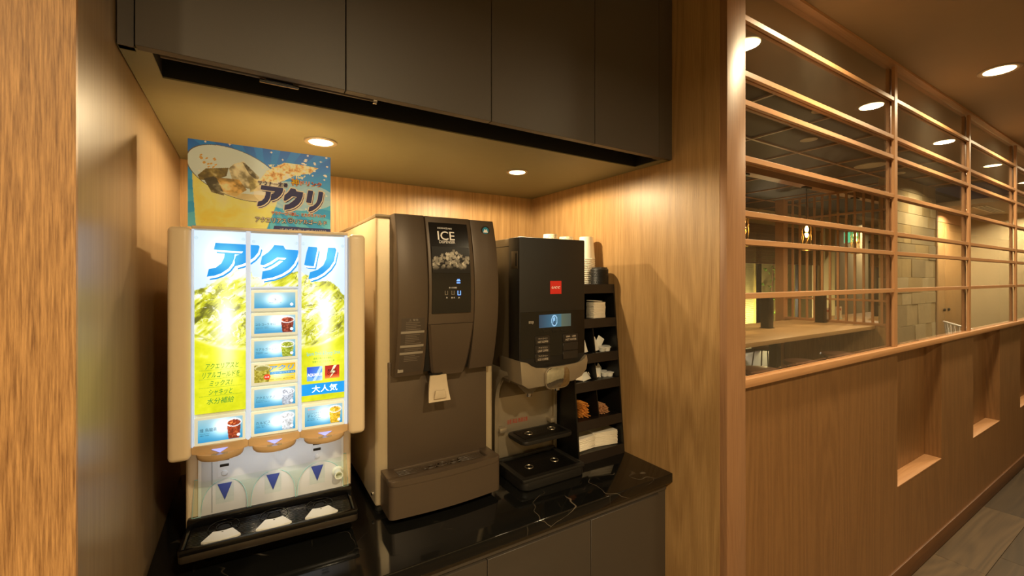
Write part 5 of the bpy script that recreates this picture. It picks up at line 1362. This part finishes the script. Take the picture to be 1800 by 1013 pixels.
# stone clad pier, stone by stone
stp = struct('wall_stone', bx(7.53, 9.1, 2.335, 2.48, 0, 2.852), plain('stone_mortar', (110, 98, 74), 0.9))
def stone_mat(i, c):
    return plain('stone_%d' % i, c, 0.85, noise=0.22, nscale=9, bump=0.5, bscale=40)
SM = [stone_mat(i, c) for i, c in enumerate(((176, 160, 120), (160, 142, 100), (186, 172, 134), (150, 136, 102), (170, 150, 104)))]
z = 0.0; row = 0
rs = random.Random(5)
while z < 2.80:
    h = rs.choice((0.17, 0.22, 0.30, 0.26)); h = min(h, 2.85 - z)
    x = 7.505 - rs.uniform(0, 0.25)
    while x < 9.1:
        w = rs.choice((0.28, 0.42, 0.55, 0.36)); a, b = max(x, 7.505), min(x + w, 9.105)
        if b - a > 0.05:
            d = rs.uniform(0.0, 0.009)
            bx(a + 0.0015, b - 0.0015, 2.305 - d, 2.335, z + 0.0015, z + h - 0.0015, bev=0.003, seg=1).build('stone', rs.choice(SM), stp)
        x += w
    # the return face towards the partition
    bx(7.500 - rs.uniform(0, 0.015), 7.53, 2.31, 2.48, z + 0.003, z + h - 0.003, bev=0.004, seg=1).build('stone', rs.choice(SM), stp)
    z += h; row += 1
struct('trim_5', bx(9.105, 9.16, 2.29, 2.48, 0, 2.55), M['oak_low'])

# oak cupboard, end wall, white chair at the far end
cb = thing('oak_cupboard', 'tall oak cupboard with two doors and small dark knobs beyond the stone pier', 'cupboard', (10.3, 2.55, 0))
bx(9.2, 10.99, 2.42, 2.48, 0, 2.548).build('carcass', M['oak'], cb)
for a, b, kx in ((9.25, 9.96, 9.88), (9.965, 10.93, 10.10)):
    dr = bx(a, b, 2.40, 2.42, 0.06, 2.38, bev=0.002).build('cupboard_door', M['oak'], cb)
    MB().lathe([(0.022, 0), (0.026, -0.02), (0.014, -0.03)], (kx, 2.40, 0.93), 16, 'Y').build('knob', M['iron'], dr)
bx(9.2, 10.99, 2.395, 2.42, 2.385, 2.548).build('cornice', M['oak_bar'], cb)
struct('wall_far', bx(11.0, 11.08, 0.83, 2.85, 0, 2.55), M['wall_cream'])
ch = thing('white_chair', 'white chair with a curved slatted back by the oak cupboard', 'chair', (9.35, 2.02, 0), R(25)); ORG[ch] = Vector((0, 0, 0))
MB().vbox(-0.22, 0.22, -0.22, 0.22, 0.42, 0.45, 0.06, 5, 0.004).build('seat', M['white'], ch)
for sx in (-0.18, 0.18):
    for sy in (-0.18, 0.18): MB().tube([(sx, sy, 0.42), (sx * 1.15, sy * 1.15, 0.0)], 0.013, 8).build('leg', M['white'], ch)
arc = [(0.26 * math.cos(R(a)), 0.24 * math.sin(R(a)), 0.70 + 0.08 * math.sin(R(a))) for a in range(-20, 201, 10)]
MB().tube(arc, 0.014, 8).build('back_rail', M['white'], ch)
for a in range(-10, 191, 14): MB().tube([(0.21 * math.cos(R(a)), 0.20 * math.sin(R(a)), 0.45), (0.26 * math.cos(R(a)), 0.24 * math.sin(R(a)), 0.70 + 0.08 * math.sin(R(a)))], 0.007, 6).build('back_slat', M['white'], ch)
av = thing('ceiling_vent', 'long white ceiling air vent beyond the stone pier', 'air vent', (9.95, 1.9, 2.54))
bx(9.4, 10.5, 1.82, 1.98, 2.538, 2.55).build('vent_frame', M['lamp_off'], av)
for k in range(3): bx(9.45, 10.45, 1.845 + 0.04 * k, 1.865 + 0.04 * k, 2.534, 2.538).build('vent_slot', M['blackmatt'], av)
for x, y, lb in ((9.75, 2.12, 'small downlight washing the oak cupboard doors'), (10.62, 1.55, 'small downlight washing the cream end wall'), (10.62, 1.05, 'small downlight washing the cream end wall near the lattice')):
    downlight('dining_downlight', x, y, 2.55, 0.05, lb, 'downlights in the far dining area', P_DINING)
downlight('dining_downlight', 8.15, 1.75, 2.852, 0.05, 'small downlight washing the stone pier', 'downlights in the far dining area', P_DINING)  # added lamp, no source seen here; brightens the stones
downlight('dining_downlight', 13.0, 4.2, 2.852, 0.06, 'small downlight washing the cream pier on the window wall', 'downlights in the far dining area', P_DINING)  # added fill for the cream wall, in place of a seen lamp

flush_text()
